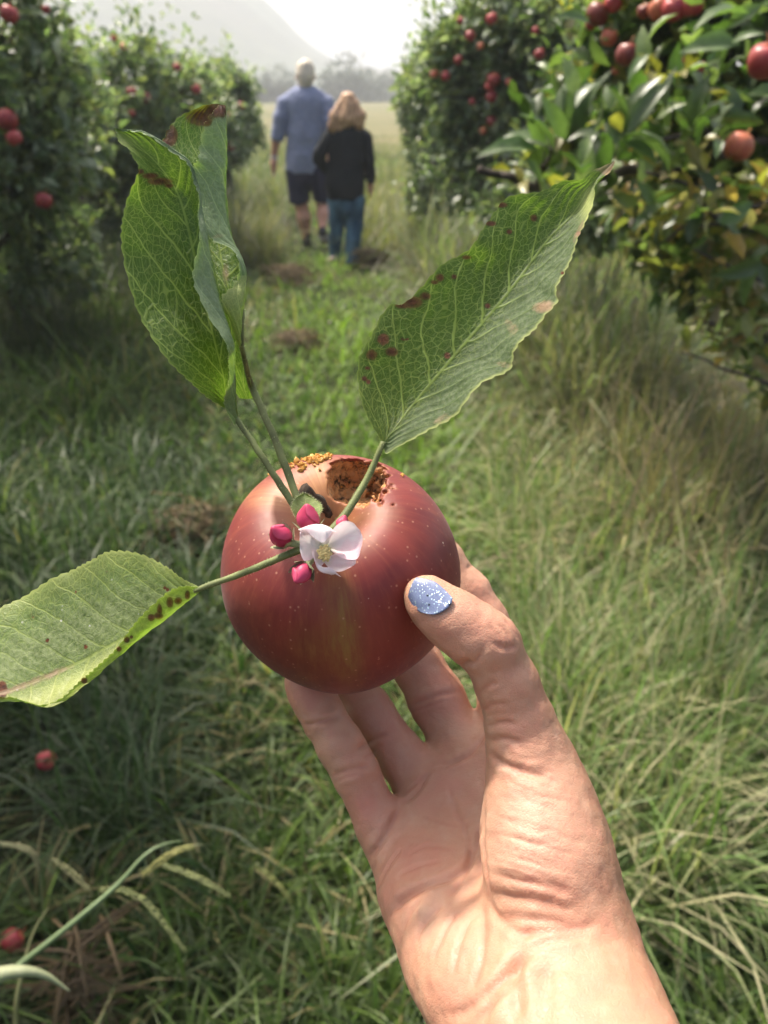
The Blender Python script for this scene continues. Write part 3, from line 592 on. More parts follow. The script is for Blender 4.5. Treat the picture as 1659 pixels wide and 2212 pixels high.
HL = [(20, 30, 22, 'pink', 'pink apple in the top corner of the left border tree', 'L1'), (100, 20, 11, 'red', 'small red apple near the top edge in the left border tree', 'L1'),
      (15, 258, 26, 'red', 'dark red apple half cut by the left border, upper of a touching pair', 'L1'), (30, 297, 19, 'pink', 'pink apple under the dark red one at the left border', 'L1'),
      (95, 433, 21, 'red', 'bright red apple hanging lowest in the left border tree', 'L1'), (212, 242, 16, 'pink', 'blurred pink apple above the curled leaf pair, leftmost in the broad tree', 'L2'),
      (285, 199, 13, 'red', 'left apple of the side by side red pair in the broad tree', 'L2'), (315, 211, 12, 'red', 'right apple of the side by side red pair in the broad tree', 'L2'),
      (268, 100, 9, 'orange', 'orange apple high in the broad tree', 'L2'), (246, 82, 8, 'pink', 'tiny pink apple at the top of the broad tree', 'L2'), (383, 145, 10, 'pink', 'pink apple against the sky side of the broad tree', 'L2'),
      (424, 193, 12, 'pink', 'pale pink apple right of the broad tree middle', 'L2'), (285, 245, 9, 'red', 'dim red apple right above the brown tipped leaf', 'L2'), (500, 316, 11, 'red', 'red apple just right of the curled brown tipped leaf', 'L3'), (520, 228, 9, 'pink', 'pink apple on the outer side of the small hazy tree', 'L3'), (493, 250, 9, 'red', 'dark red apple inside the small hazy tree', 'L3'),
      (1062, 40, 14, 'pink', 'pink apple near the top edge of the middle right tree', 'R2'), (1016, 78, 13, 'red', 'red apple under the topmost pink one in the middle right tree', 'R2'), (995, 44, 8, 'pink', 'tiny pink apple against the white sky in the middle right tree', 'R2'),
      (1165, 117, 13, 'red', 'bright red apple hanging alone towards the near branch', 'R2'), (991, 130, 11, 'red', 'red apple on the sky side of the middle right tree', 'R2'), (1038, 100, 9, 'orange', 'small orange apple between red ones in the middle right tree', 'R2'),
      (963, 164, 11, 'pink', 'right apple of the pink pair on the left edge of the middle right tree', 'R2'), (938, 160, 10, 'orange', 'left apple of the pink pair on the left edge of the middle right tree', 'R2'), (1066, 172, 16, 'red', 'topmost apple of the vertical red cluster', 'R2'), (1058, 186, 12, 'pink', 'second apple of the vertical red cluster', 'R2'), (1062, 209, 14, 'red', 'roundest apple low in the vertical red cluster', 'R2'),
      (1062, 262, 12, 'red', 'deep red apple below the vertical cluster', 'R2'), (1044, 283, 9, 'orange', 'small orange apple lowest in the middle right tree', 'R2'), (1157, 66, 9, 'red', 'small dark apple near the top between the two right trees', 'R2'), (1100, 178, 9, 'pink', 'faint pink apple right of the vertical cluster', 'R2'), (1020, 220, 8, 'red', 'small red apple left of the vertical cluster', 'R2'),
      (1291, 30, 27, 'dusk', 'large dusky apple at the left end of the top bunch', 'R1'), (1325, 6, 21, 'pink', 'pink apple cut by the top edge beside the dusky one', 'R1'), (1316, 80, 20, 'orange', 'orange apple hanging over the big dusky round one', 'R1'), (1277, 52, 13, 'pink', 'small pink apple tucked under the dusky apple of the top bunch', 'R1'),
      (1356, 118, 28, 'dusk', 'big round dusky red apple below the top bunch', 'R1'), (1330, 152, 10, 'orange', 'small orange apple under the big dusky round one', 'R1'), (1425, 18, 26, 'orange', 'orange apple at the left of the touching row at the top', 'R1'), (1456, 18, 28, 'pink', 'middle red apple of the touching row at the top', 'R1'), (1496, 10, 26, 'pink', 'rightmost red apple of the touching row at the top', 'R1'), (1392, 24, 17, 'dusk', 'brownish apple between the dusky one and the touching row', 'R1'),
      (1478, 136, 15, 'pink', 'small pink apple over the upright leaves', 'R1'), (1514, 148, 17, 'red', 'dark red apple beside the small pink one', 'R1'), (1438, 192, 13, 'pink', 'pink apple glowing between the upright leaves', 'R1'), (1330, 192, 13, 'orange', 'orange apple among the upright leaves', 'R1'), (1655, 130, 42, 'red', 'very large near red apple cut by the right border', 'R1'), (1596, 316, 33, 'orange', 'brown shrivelled apple with a bitten top on the right', 'R1'), (1330, 458, 15, 'orange', 'orange apple low in the shade behind the leaf tip', 'R1')]
for a in HL: hang(*a)
FALL = []
def fallen(px, py, r, tone, label):
    p = G(px, py, .12); FALL.append((p[0], p[1])); o = bpy.data.objects.new('apple', AP[tone]); COL.objects.link(o); o.location = p; o.rotation_euler = (1.2, .4, random.uniform(0, 6))
    s = mpx(p, r) / .037; o.scale = (s, s, s); o.location[2] = .12; tag(o, label, 'apple', 'fallen apples in the grass')
fallen(100, 1642, 21, 'pink', 'fallen pink apple half sunk in the grass below the spotted leaf')
fallen(28, 2030, 24, 'red', 'fallen red apple in the grass at the left border')

# ------------------------------------------------------------------ grass
def clear(x, y):
    k = np.ones(len(x), bool)
    for a, b in FALL: k &= (np.abs(x - a) > .085) | (y > b + .02) | (y < b - .30)
    return k
def grass(n, seed):
    r = np.random.RandomState(seed)
    u = r.rand(n); y = .35 + 24 * u ** 2.3; x = (r.rand(n) * 2 - 1) * (.62 * y + .9)
    pc = -.35 * np.clip(y / 9, 0, 1.2) + .10                       # centre line of the trodden path drifts left
    off = x - pc; side = np.clip((np.abs(off) - .55) / .8, 0, 1)
    tx, ty = np.round(x / .085 + .35 * np.sin(y * 31)), np.round(y / .085 + .35 * np.sin(x * 27)); hsh = np.abs(np.sin(tx * 12.9898 + ty * 78.233) * 43758.5453) % 1; pull = np.where(y < 5, .55, .2) * (hsh > .25)
    x = x + (tx * .085 - x) * pull; y = y + (ty * .085 - y) * pull
    patch = vnoise(np.stack([x, y, 0 * x], 1), 1.3, 5); patch2 = vnoise(np.stack([x, y, 0 * x], 1), 3.7, 6); dry = vnoise(np.stack([x, y, 0 * x], 1), .8, 9)
    keep = (r.rand(n) < np.clip(.75 + .7 * patch2 + .2 * side, .12, 1)) & clear(x, y); x, y, off, side, patch, patch2, dry = [q[keep] for q in (x, y, off, side, patch, patch2, dry)]; n = len(x)
    h = (.09 + .08 * r.rand(n) + .20 * side * r.rand(n) ** .7) * (1 + .5 * patch + .35 * (hsh[keep] - .5)); h *= np.where(r.rand(n) < .04, 1.5, 1)
    wd = (.0032 + .0050 * r.rand(n) + .007 * (r.rand(n) < .07)) * (1 + .05 * np.clip(y, 0, 20)) * np.where(y > 3, 1.0, 1)
    az = r.rand(n) * 2 * math.pi; lean = r.uniform(.35, 1.75, n)
    d = np.stack([np.cos(az), np.sin(az), 0 * az], 1); s = np.stack([-np.sin(az), np.cos(az), 0 * az], 1)
    tw = r.uniform(-1, 1, n)[:, None]; s = s * np.cos(tw) + d * np.sin(tw)
    z0 = ground_z(np.clip(x, -8, 8), np.clip(y, -5, 18)) * np.clip((30 - y) / 10, 0, 1) - .01
    P = np.stack([x, y, z0], 1); rows = []
    for t, wf in ((0, .8), (.4, 1), (.75, .75), (1, .08)):
        a = lean * t; hor = h * t * np.sin(a * .9); ver = h * t * np.cos(a * .9)
        c = P + d * hor[:, None] + np.array([0, 0, 1]) * ver[:, None]; e = s * (wd * wf * .5)[:, None]; rows += [c - e, c + e]
    Vv = np.stack(rows, 1).reshape(-1, 3); q = np.array([[0, 1, 3, 2], [2, 3, 5, 4], [4, 5, 7, 6]])
    F = (np.arange(n)[:, None, None] * 8 + q[None]).reshape(-1, 4)
    g1, g2, g3 = np.array([.024, .060, .012]), np.array([.115, .175, .032]), np.array([.12, .16, .06])
    t = np.clip(.40 + .45 * patch + r.normal(0, .28, n) + .30 * np.clip(off, -1, 1.2) + .35 * np.clip((y - 1.8) / 1.5, 0, 1), 0, 1)[:, None]  # blades darker to the left, shade of the tree row put into colour
    col = g1 * (1 - t) + g2 * t; b = (r.rand(n) < .25)[:, None]; col = np.where(b, g3 * r.uniform(.8, 1.6, (n, 1)), col)
    pd = np.clip(-.02 + .22 * dry + .22 * np.clip(off - .45, 0, 1.2) + .20 * np.clip((y - 2.2) / 2, 0, 1) * np.clip((np.abs(off) - .3) / .5, .25, 1), .015, .6)
    col = col * (1 + .45 * np.clip((y - 1.6) / 1.2, 0, 1) * np.clip((off + 1.2) / .6, 0, 1))[:, None] * np.where(r.rand(n) < .12, 1.7, 1)[:, None]; ctr = (np.clip((.55 - np.abs(off)) / .3, 0, 1) * np.clip((y - 1.5) / 1.5, 0, 1))[:, None]; col = col * (1 - ctr) + col * np.array([1.22, 1.25, .95]) * ctr; isd = (r.rand(n) < pd)[:, None]; col = np.where(isd, np.array([.27, .23, .11]) * r.uniform(.6, 1.5, (n, 1)), col)  # blades past the near left brightened, painted sunlight on the path
    return Vv, F, np.repeat(col * [.97, .95, .95], 8, 0)
Vv, F, c = grass(190000, 12)
tag(mesh('grass', Vv, F, MAT_GRASS, origin=(0, 0, 0), smooth=False, col=c), 'tangled green grass with dry straw covering the orchard floor', 'grass', kind='stuff')
def scrub(name, label, region, n, hgt, pal, seed, wid=.004, lean=.7):
    """tall tangled stems along the tree rows"""
    r = np.random.RandomState(seed); x = []; y = []
    for (px0, px1, y0, y1) in region:
        yy = r.uniform(y0, y1, n); pxs = r.uniform(px0, px1, n); x.append((pxs - CX) / FPX * (yy * 1.02)); y.append(yy)
    x = np.concatenate(x); y = np.concatenate(y); kk = clear(x, y); x, y = x[kk], y[kk]; m = len(x); h = hgt * r.uniform(.4, 1.15, m); az = r.rand(m) * 6.28; ln = r.uniform(.1, lean * 2, m)
    d = np.stack([np.cos(az), np.sin(az), 0 * az], 1); s = np.stack([-np.sin(az), np.cos(az), 0 * az], 1); P = np.stack([x, y, 0 * x - .01], 1); rows = []; wd = wid * r.uniform(.6, 1.6, m)
    for t, wf in ((0, .9), (.35, 1), (.7, .8), (1, .1)):
        a = ln * t; c = P + d * (h * t * np.sin(a))[:, None] + np.array([0, 0, 1]) * (h * t * np.cos(a))[:, None]; e = s * (wd * wf * .5)[:, None]; rows += [c - e, c + e]
    Vv = np.stack(rows, 1).reshape(-1, 3); q = np.array([[0, 1, 3, 2], [2, 3, 5, 4], [4, 5, 7, 6]]); F = (np.arange(m)[:, None, None] * 8 + q[None]).reshape(-1, 4)
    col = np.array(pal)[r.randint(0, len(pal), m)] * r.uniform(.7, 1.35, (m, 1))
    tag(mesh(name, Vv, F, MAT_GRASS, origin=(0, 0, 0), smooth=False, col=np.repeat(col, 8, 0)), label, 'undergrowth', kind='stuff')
scrub('dry_undergrowth', 'dry straw coloured weeds under the right row', [(1180, 1560, 3.0, 3.9), (1380, 1750, 2.3, 3.1), (1000, 1300, 4.0, 5.4), (890, 1100, 5.4, 8.5), (880, 1000, 6.5, 8.6)], 1300, .5, [(.22, .18, .11), (.16, .13, .085), (.11, .14, .05), (.27, .22, .13), (.13, .16, .06)], 41)
scrub('shaded_undergrowth', 'tall weeds under the left row, coloured dark for the shade there', [(-200, 180, 4.3, 5.8), (60, 440, 5.6, 7.8), (330, 540, 7.5, 11)], 3200, .75, [(.05, .07, .03), (.035, .05, .025), (.10, .10, .06), (.07, .09, .045)], 42)  # dark palette carries the deep shade under the trees
scrub('meadow_grass', 'tall pale grass where the path meets the meadow', [(540, 900, 11, 17), (480, 960, 15, 26), (460, 980, 20, 30), (500, 620, 7.5, 11), (780, 920, 8, 13)], 1900, .55, [(.20, .19, .08), (.14, .17, .06), (.28, .24, .13)], 43, .008)
scrub('long_grass', 'long fine pale green and straw coloured grass lining the right side of the path', [(1150, 1800, 1.5, 2.4), (1250, 1850, 1.0, 1.7), (1080, 1700, 2.3, 3.2), (1050, 1500, 3.1, 4.6)], 2300, .44, [(.21, .28, .11), (.16, .23, .08), (.30, .31, .16), (.36, .33, .20), (.14, .22, .06), (.40, .36, .22)], 45, .005, .9)
scrub('green_undergrowth', 'soft grey green weeds filling the foot of the right row', [(960, 1150, 4.8, 6.0), (1050, 1320, 4.0, 5.0), (1150, 1450, 3.4, 4.2), (900, 1020, 6.0, 8.3)], 900, .78, [(.17, .20, .10), (.12, .16, .07), (.22, .22, .14), (.26, .23, .15)], 48, .012, .8)
scrub('straw_tangle', 'tangle of arching dry straw stems under the near apple tree', [(1250, 1750, 2.7, 3.7), (1380, 1800, 2.1, 2.8), (1150, 1400, 3.6, 4.6)], 420, .75, [(.30, .23, .14), (.24, .18, .12), (.36, .30, .18), (.20, .17, .09)], 47, .006, 1.1)
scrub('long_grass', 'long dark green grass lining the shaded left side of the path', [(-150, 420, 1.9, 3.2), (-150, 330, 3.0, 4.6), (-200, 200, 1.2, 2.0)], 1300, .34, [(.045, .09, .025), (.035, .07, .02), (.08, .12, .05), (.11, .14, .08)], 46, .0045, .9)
def clump(label, px, py, r, seed, hgt=.12, count=240):
    rs_ = np.random.RandomState(seed); p = G(px, py, hgt * .5); p[2] = 0; R = mpx(p, r); b = MB()
    for _ in range(count):
        a = rs_.rand() * 6.28; q = p + np.array([rs_.normal(0, R * .5), rs_.normal(0, R * .6), rs_.uniform(.0, hgt)]); l = rs_.uniform(.10, .28)
        dv = np.array([math.cos(a), math.sin(a), rs_.uniform(-.2, .35)]); b.add(*tube([q - dv * l / 2, q + [0, 0, .02], q + dv * l / 2], [.0035, .004, .002], 4), np.array([.21, .145, .08]) * rs_.uniform(.5, 1.5))
    tag(b.build('grass_clump', MAT_GRASS), label, 'dead grass', 'clumps of dead cut grass on the path')
clump('brown clump of cut grass on the path just behind the walkers', 625, 598, 46, 51, .15); clump('brown clump of cut grass right of the woman in jeans', 805, 560, 28, 52, .15); clump('thin brown patch of cut grass halfway down the path', 640, 745, 34, 53, .13)
clump('dry brown tuft at the bottom left among green grass', 185, 2120, 46, 54, .2, 45); clump('brown dead tuft in the grass left of the apple', 410, 1150, 56, 55, .12)

# ------------------------------------------------------------------ near grass stalks
MAT_STALK = mat_foliage('grass_stalk', .3, .45)
def stalk(label, pts, d, wpx, col, cols=None):
    P = arc(np.array([V(a, b, d + e) for a, b, e in pts]), 24); wv = np.interp(np.linspace(0, 1, 24), np.linspace(0, 1, len(wpx)), wpx) * d / FPX / 2
    n0 = CAM - P; T = np.gradient(P, axis=0); S = np.cross(T, n0); S /= np.linalg.norm(S, axis=1)[:, None]; U = np.cross(S, T); U /= np.linalg.norm(U, axis=1)[:, None]
    v = []; f = []
    for i in range(24): v += [P[i] - S[i] * wv[i], P[i] - U[i] * wv[i] * .35, P[i] + S[i] * wv[i], P[i] + U[i] * wv[i] * .12]
    for i in range(23):
        for k in range(4): f.append((i * 4 + k, i * 4 + (k + 1) % 4, i * 4 + 4 + (k + 1) % 4, i * 4 + 4 + k))
    tag(mesh('wild_grass', v, f, MAT_STALK, col=np.tile(col, (96, 1))), label, 'grass blade', 'loose blades and seed stalks at the lower left')
stalk('long pale green blade slanting up from the lower left corner', [(-60, 2170, 0), (0, 2118, 0), (150, 2000, 0), (250, 1915, .01), (310, 1850, .02), (350, 1825, .03), (395, 1815, .05)], .85, [15, 15, 14, 13, 11, 8, 2], (.22, .29, .15))
stalk('short whitish blade arching out of the lower left border', [(-60, 2130, 0), (0, 2105, 0), (50, 2098, 0), (100, 2108, .01), (150, 2140, .02)], .8, [40, 34, 24, 14, 3], (.40, .42, .26))
stalk('dull upright blade below the whitish one at the lower left border', [(40, 2280, 0), (35, 2212, 0), (40, 2140, 0), (70, 2020, .02), (105, 1960, .04)], .95, [14, 12, 10, 6, 2], (.22, .22, .10))
def spike(label, stem, head, d, rpx, seed, col=(.24, .26, .10)):
    r = np.random.RandomState(seed); b0 = V(*head[0][:2], d); root = empty('seed_stalk', b0); tag(root, label, 'seed stalk', 'loose blades and seed stalks at the lower left')
    b = MB(); b.add(*tube([V(a, q, d) for a, q in stem + head], [1.6 * d / FPX] * (len(stem) + len(head)), 5, 20), (.16, .18, .08)); b.build('stem', MAT_STALK, root)
    H = arc(np.array([V(a, q, d) for a, q in head]), 46); b = MB(); T = np.gradient(H, axis=0)
    for i in range(46):
        for s in (-1, 1):
            dv = T[i] / np.linalg.norm(T[i]); sd = np.cross(dv, CAM - H[i]); sd /= np.linalg.norm(sd); R = .72 * rpx * d / FPX * (.55 + .45 * math.sin(math.pi * min(1, (i + 6) / 50)))
            p0 = H[i] + s * sd * R * .22 + r.normal(0, R * .15, 3); b.add(*tube([p0, p0 + (dv * 1.3 + sd * s * .45) * R * .9, p0 + (dv * 1.6 + sd * s * .5) * R * 1.5], [R * .2, R * .42, R * .08], 5), np.array(col) * r.uniform(.7, 1.3))
    b.build('seed_head', MAT_STALK, root)
spike('longest arched seed spike below the long pale blade', [(250, 2010), (225, 1960)], [(215, 1922), (260, 1922), (310, 1945), (350, 1990), (398, 2052)], .9, 9, 61)
spike('seed spike reaching right from the middle of the tangled stalks', [(300, 1880)], [(350, 1868), (400, 1885), (450, 1908), (495, 1935)], .95, 8, 62)
spike('thin seed spike behind the upper end of the long blade', [(160, 1940), (200, 1935)], [(195, 1925), (160, 1890), (118, 1858)], 1.0, 8, 63, (.22, .21, .10))
spike('yellow seed spike lying across the upper end of the long blade', [(440, 1825)], [(420, 1826), (380, 1840), (345, 1862), (312, 1888)], .9, 9, 64, (.38, .36, .13))
spike('seed spike farthest right, with a bright bud on top', [(545, 1960)], [(550, 1868), (575, 1885), (605, 1915), (628, 1945)], 1.05, 7, 65, (.26, .27, .08))
spike('faint bent seed spike by the left border', [(95, 2000), (90, 1930)], [(85, 1880), (72, 1845), (45, 1830), (-10, 1820)], 1.1, 7, 66, (.2, .19, .10))

# ------------------------------------------------------------------ the two walkers, seen from behind
def body_field(pts_box, vox):
    P = np.array(pts_box); return Field(P.min(0), P.max(0), vox)
class Fig:
    """limbs given as (px, py, radius px) on the plane world y = Y, with an optional offset in y"""
    def __init__(s, Y): s.Y = Y
    def p(s, q): return W(q[0], q[1], s.Y + (q[3] if len(q) > 3 else 0))
    def r(s, q): return mpx(s.p(q), q[2])
    def add(s, F, pts, k=.02, **kw): F.chain([s.p(q) for q in pts], [s.r(q) for q in pts], k, **kw)
def sdf_obj(name, F, mat, parent, it=2, fold=None):
    v, f = F.surface(); v = relax(v, f, it)
    if fold: v = v + vnormals(v, f) * (vnoise(v * fold[1], fold[0], 5) * fold[2])[:, None]
    return mesh(name, v, f, mat, parent)
FL = ((0, 1, 0), 1.35)
SKIN_P = mat_skin('skin_walker', (.52, .27, .19), .2, False)
def hand_down(fg, F, x, y, s, dy=0):
    fg.add(F, [(x, y, 7.5, dy), (x + s * 1, y + 12, 9, dy), (x + s * 1, y + 22, 8, dy)], .012, flat=((1, 0, 0), 1.25))
    for i, l in enumerate((15, 18, 17, 13)): fg.add(F, [(x + s * 1, y + 22, 2.6, dy + (i - 1.5) * .02), (x + s * 2, y + 22 + l * .6, 2.4, dy + (i - 1.5) * .022 + .005), (x + s * 0, y + 22 + l, 2.0, dy + (i - 1.5) * .02 + .02)], .004)
    fg.add(F, [(x, y + 10, 3, dy + .03), (x - s * 3, y + 20, 2.7, dy + .055), (x - s * 3, y + 29, 2.2, dy + .06)], .006)
def walker_man():
    fg = Fig(9.15); root = empty('person', tuple(G(668, 532))); root['label'] = 'tall grey haired man in a blue shirt and dark shorts walking away'; root['category'] = 'person'
    Fb = Field(W(560, 560, 8.7) * [1, 0, 0] + [0, 8.65, -.03], W(740, 100, 9.8) * [1, 0, 0] + [0, 9.75, 1.85], .008)
    A = fg.add
    A(Fb, [(660, 152, 17, .01), (660, 165, 18.5, -.01), (660, 178, 13, .03)], .02); A(Fb, [(660, 180, 12.5, .0), (661, 205, 14, 0)], .03)     # head, neck
    for s in (-1, 1): A(Fb, [(660 + s * 20, 164, 2.2, 0), (660 + s * 21.5, 172, 2.0, 0)], .008)             # ears
    A(Fb, [(660, 176, 4, .1), (660, 180, 3, .11)], .012)                                       # chin side, nose in front
    A(Fb, [(660, 166, 2.5, .115), (660, 171, 3, .12)], .01)
    A(Fb, [(632, 220, 17), (690, 220, 17)], .05, flat=FL); A(Fb, [(660, 225, 34), (660, 290, 33), (661, 365, 33)], .06, flat=FL)
    A(Fb, [(614, 225, 13), (603, 265, 11.5, -.02), (597, 300, 10, -.01), (593, 338, 7, .03)], .02); hand_down(fg, Fb, 592, 342, -1, .03)
    A(Fb, [(707, 225, 13), (716, 270, 11.5, -.04), (718, 305, 10, -.03), (712, 345, 7, .06)], .02); hand_down(fg, Fb, 711, 345, 1, .07)
    A(Fb, [(642, 370, 20), (647, 432, 15), (652, 446, 13), (656, 470, 14.5, -.02), (661, 512, 7.5), (663, 523, 7)], .03); A(Fb, [(663, 524, 7), (661, 530, 6, .12)], .02)
    A(Fb, [(684, 370, 20), (697, 432, 14.5, .02), (698, 446, 12.5, .0), (697, 465, 13, -.07), (696, 494, 7.5, -.18), (697, 502, 7, -.2)], .03); A(Fb, [(698, 503, 7, -.2), (702, 514, 6, -.1)], .02)
    sdf_obj('body', Fb, SKIN_P, root)
    def box(a, b, c, d): return Field(np.r_[W(a, d, 9.15)[0], 8.65, W(a, d, 9.15)[2]], np.r_[W(b, c, 9.15)[0], 9.6, W(b, c, 9.15)[2]], .008)
    F = box(570, 750, 185, 390); A(F, [(630, 219, 19), (692, 219, 19)], .05, flat=FL); A(F, [(640, 208, 13), (682, 208, 13)], .04, flat=FL)
    A(F, [(660, 226, 40), (660, 290, 38), (658, 340, 38), (656, 366, 38.5)], .05, flat=FL); A(F, [(655, 352, 36), (655, 362, 36)], .03, flat=FL)
    A(F, [(616, 224, 17), (607, 255, 17, -.01), (600, 296, 15, -.01)], .025); A(F, [(706, 224, 17), (714, 262, 17, -.03), (716, 296, 15, -.03)], .025)
    A(F, [(660, 431, 60), (660, 450, 60)], .004, cut=True); A(F, [(597, 318, 17), (596, 330, 17)], .003, cut=True); A(F, [(660, 176, 15), (660, 192, 15.5)], .004, cut=True)
    v, f = F.surface(); v = relax(v, f, 2); z = W(655, 369, 9.15)[2]; v[:, 2] = np.where(v[:, 2] < z, z, v[:, 2]) if False else v[:, 2]
    N = vnormals(v, f); v = v + N * (.007 * vnoise(v * [1, 1, .45], 11, 5) + .004 * vnoise(v, 24, 6))[:, None]
    mesh('shirt', v, f, mat_plain('blue_shirt', (.24, .265, .375), .9, .1, 30, .1, .2, .002), root)
    F = box(590, 740, 355, 450); A(F, [(655, 362, 36), (656, 378, 36)], .04, flat=FL); A(F, [(641, 372, 24), (645, 400, 23.5), (647, 432, 23)], .02); A(F, [(684, 372, 24), (692, 400, 22, .01), (698, 432, 21, .02)], .02)
    A(F, [(640, 470, 32), (660, 470, 34), (720, 468, 32)], .003, cut=True)
    sdf_obj('shorts', F, mat_plain('navy_shorts', (.030, .030, .055), .85, .15, 30, .15), root, 2, (14, [1, 1, .5], .005))
    F = box(625, 695, 125, 190); A(F, [(660, 150, 20, -.005), (660, 163, 20.5, -.02)], .02); A(F, [(660, 178, 14.5, -.04)], .03); A(F, [(660, 160, 17, .16), (660, 185, 17, .18)], .01, cut=True); A(F, [(660, 198, 13, -.02)], .02, cut=True)
    sdf_obj('hair', F, mat_plain('grey_hair', (.60, .52, .40), .6, .25, 60, .3, .4, .004), root, 1, (35, [1, 1, .6], .004))
    for pts in ([(663, 508, 9, 0), (663, 526, 9.5, -.01), (662, 532, 8, .14)], [(696, 492, 9, -.17), (697, 503, 9.5, -.21), (703, 518, 8, -.08)]):
        F = Field(fg.p(pts[1]) - [.2, .25, .2], fg.p(pts[1]) + [.2, .35, .2], .007); A(F, pts, .02); A(F, [pts[1], pts[2]], .01); v, f = F.surface(); v = relax(v, f, 2)
        v[:, 2] = np.maximum(v[:, 2], .012); sh = mesh('shoe', v, f, mat_plain('black_shoe', (.014, .014, .017), .6, .2, 30, .3), root)
        so_ = fg.p(pts[1]); s2, sf = tube([fg.p((pts[1][0], pts[1][1] + 7, 8, pts[1][3] - .04)), fg.p((pts[2][0], pts[2][1] + 7, 8, pts[2][3] + .02))], [.045, .042], 10)
        s2[:, 2] = fg.p((pts[1][0], pts[1][1] + 7, 8, 0))[2] + (s2[:, 2] - fg.p((pts[1][0], pts[1][1] + 7, 8, 0))[2]) * (.45 if pts[1][3] > -.1 else .8); s2[:, 2] = np.maximum(s2[:, 2], .004); mesh('sole', s2, sf, mat_plain('pale_sole', (.33, .30, .29), .8, .1), sh)
    v, f = tube([fg.p((592.5, 335, 9, .03)), fg.p((592, 343, 9, .03))], [mpx(fg.p((592, 340, 9)), 8.6)] * 2, 14, cap=False); mesh('wristband', v, f, mat_plain('wristband', (.6, .5, .45), .5), root)
def walker_woman():
    fg = Fig(8.1); root = empty('person', tuple(G(738, 572))); root['label'] = 'woman with long red blond hair, black top and blue jeans walking away'; root['category'] = 'person'
    A = fg.add; Fb = Field(np.r_[W(640, 590, 8.1)[0], 7.6, -.03], np.r_[W(840, 180, 8.1)[0], 8.6, 1.6], .008)
    A(Fb, [(752, 222, 17, .01), (752, 236, 18, 0), (752, 250, 13, .05)], .02); A(Fb, [(752, 252, 10.5), (752, 276, 12)], .03); A(Fb, [(752, 236, 2.5, .115), (752, 243, 2.8, .12)], .01)
    A(Fb, [(722, 296, 14), (780, 296, 14)], .05, flat=FL); A(Fb, [(750, 300, 32), (748, 350, 29), (746, 410, 35)], .06, flat=FL)
    A(Fb, [(711, 296, 12), (690, 330, 10.5, -.03), (687, 342, 9.5, -.03), (705, 366, 7.5, .08), (716, 374, 6.5, .12)], .02)
    A(Fb, [(790, 298, 12), (797, 345, 10, -.02), (800, 378, 8.5, 0), (799, 392, 6.5, .02)], .02); hand_down(fg, Fb, 799, 388, 1, .02)
    A(Fb, [(732, 415, 22), (729, 480, 14, .03), (726, 515, 11.5, .04), (722, 560, 8, .06)], .03); A(Fb, [(763, 415, 22), (766, 480, 15.5), (763, 515, 13.5, -.04), (758, 562, 8, -.06)], .03)
    sdf_obj('body', Fb, SKIN_P, root)
    def box(a, b, c, d): return Field(np.r_[W(a, d, 8.1)[0], 7.6, W(a, d, 8.1)[2]], np.r_[W(b, c, 8.1)[0], 8.6, W(b, c, 8.1)[2]], .008)
    F = box(650, 840, 260, 470); A(F, [(720, 294, 16), (782, 294, 16)], .05, flat=FL); A(F, [(750, 302, 38), (748, 345, 35), (745, 395, 40), (746, 424, 40)], .06, flat=FL)
    A(F, [(711, 296, 15), (691, 330, 14.5, -.03), (688, 343, 13, -.03), (706, 368, 10.5, .08)], .02); A(F, [(790, 298, 15), (797, 345, 13.5, -.02), (801, 386, 11, 0)], .015)
    A(F, [(746, 478, 54), (746, 500, 54)], .004, cut=True)
    sdf_obj('sweater', F, mat_plain('black_sweater', (.018, .020, .022), .9, .2, 30, .15), root, 2, (13, [1, 1, .5], .006))
    F = box(690, 800, 415, 590); A(F, [(746, 424, 36), (746, 440, 35)], .04, flat=FL); A(F, [(731, 432, 24), (729, 480, 17.5, .03), (726, 515, 14.5, .04), (722, 566, 12, .06)], .008); A(F, [(765, 432, 25), (766, 480, 19.5), (763, 520, 17, -.04), (758, 570, 15, -.06)], .008)
    v, f = F.surface(); v = relax(v, f, 2); N = vnormals(v, f); v = v + N * (.006 * vnoise(v * [1, 1, .8], 15, 8))[:, None]; v[:, 2] = np.maximum(v[:, 2], .03)
    m = M('blue_denim'); n = m.noise(m.mapping(m.obj(), (1, 1, .35)), 9, 4); jm = m.done(m.bsdf(m.mix(m.ramp(n, .38, .66), (.03, .07, .12), (.12, .22, .31)), .9, None, .1)); mesh('jeans', v, f, jm, root)
    F = box(690, 810, 190, 300); A(F, [(752, 219, 19, -.01), (752, 236, 21, -.02), (748, 256, 21, -.05)], .03)
    for i, (a, b) in enumerate(((714, 282), (724, 286), (736, 288), (748, 280), (760, 272), (772, 280), (780, 278))):
        A(F, [(752 + (a - 748) * .45, 225, 9, -.04), (752 + (a - 748) * .9, 250, 9, -.07), (a, b - 10, 7, -.07), (a - 2, b, 4, -.06)], .012)
    A(F, [(752, 236, 17, .16), (752, 262, 18, .16)], .01, cut=True)
    m = M('red_blond_hair'); o = m.obj(); n = m.noise(m.mapping(o, (1, 1, .25)), 60, 3); hm_ = m.done(m.bsdf(m.mix(m.ramp(n, .35, .7), (.26, .135, .07), (.70, .44, .25)), .5, m.bump(n, .8, .01), .4))
    sdf_obj('hair', F, hm_, root, 1, (30, [1, 1, .4], .008))
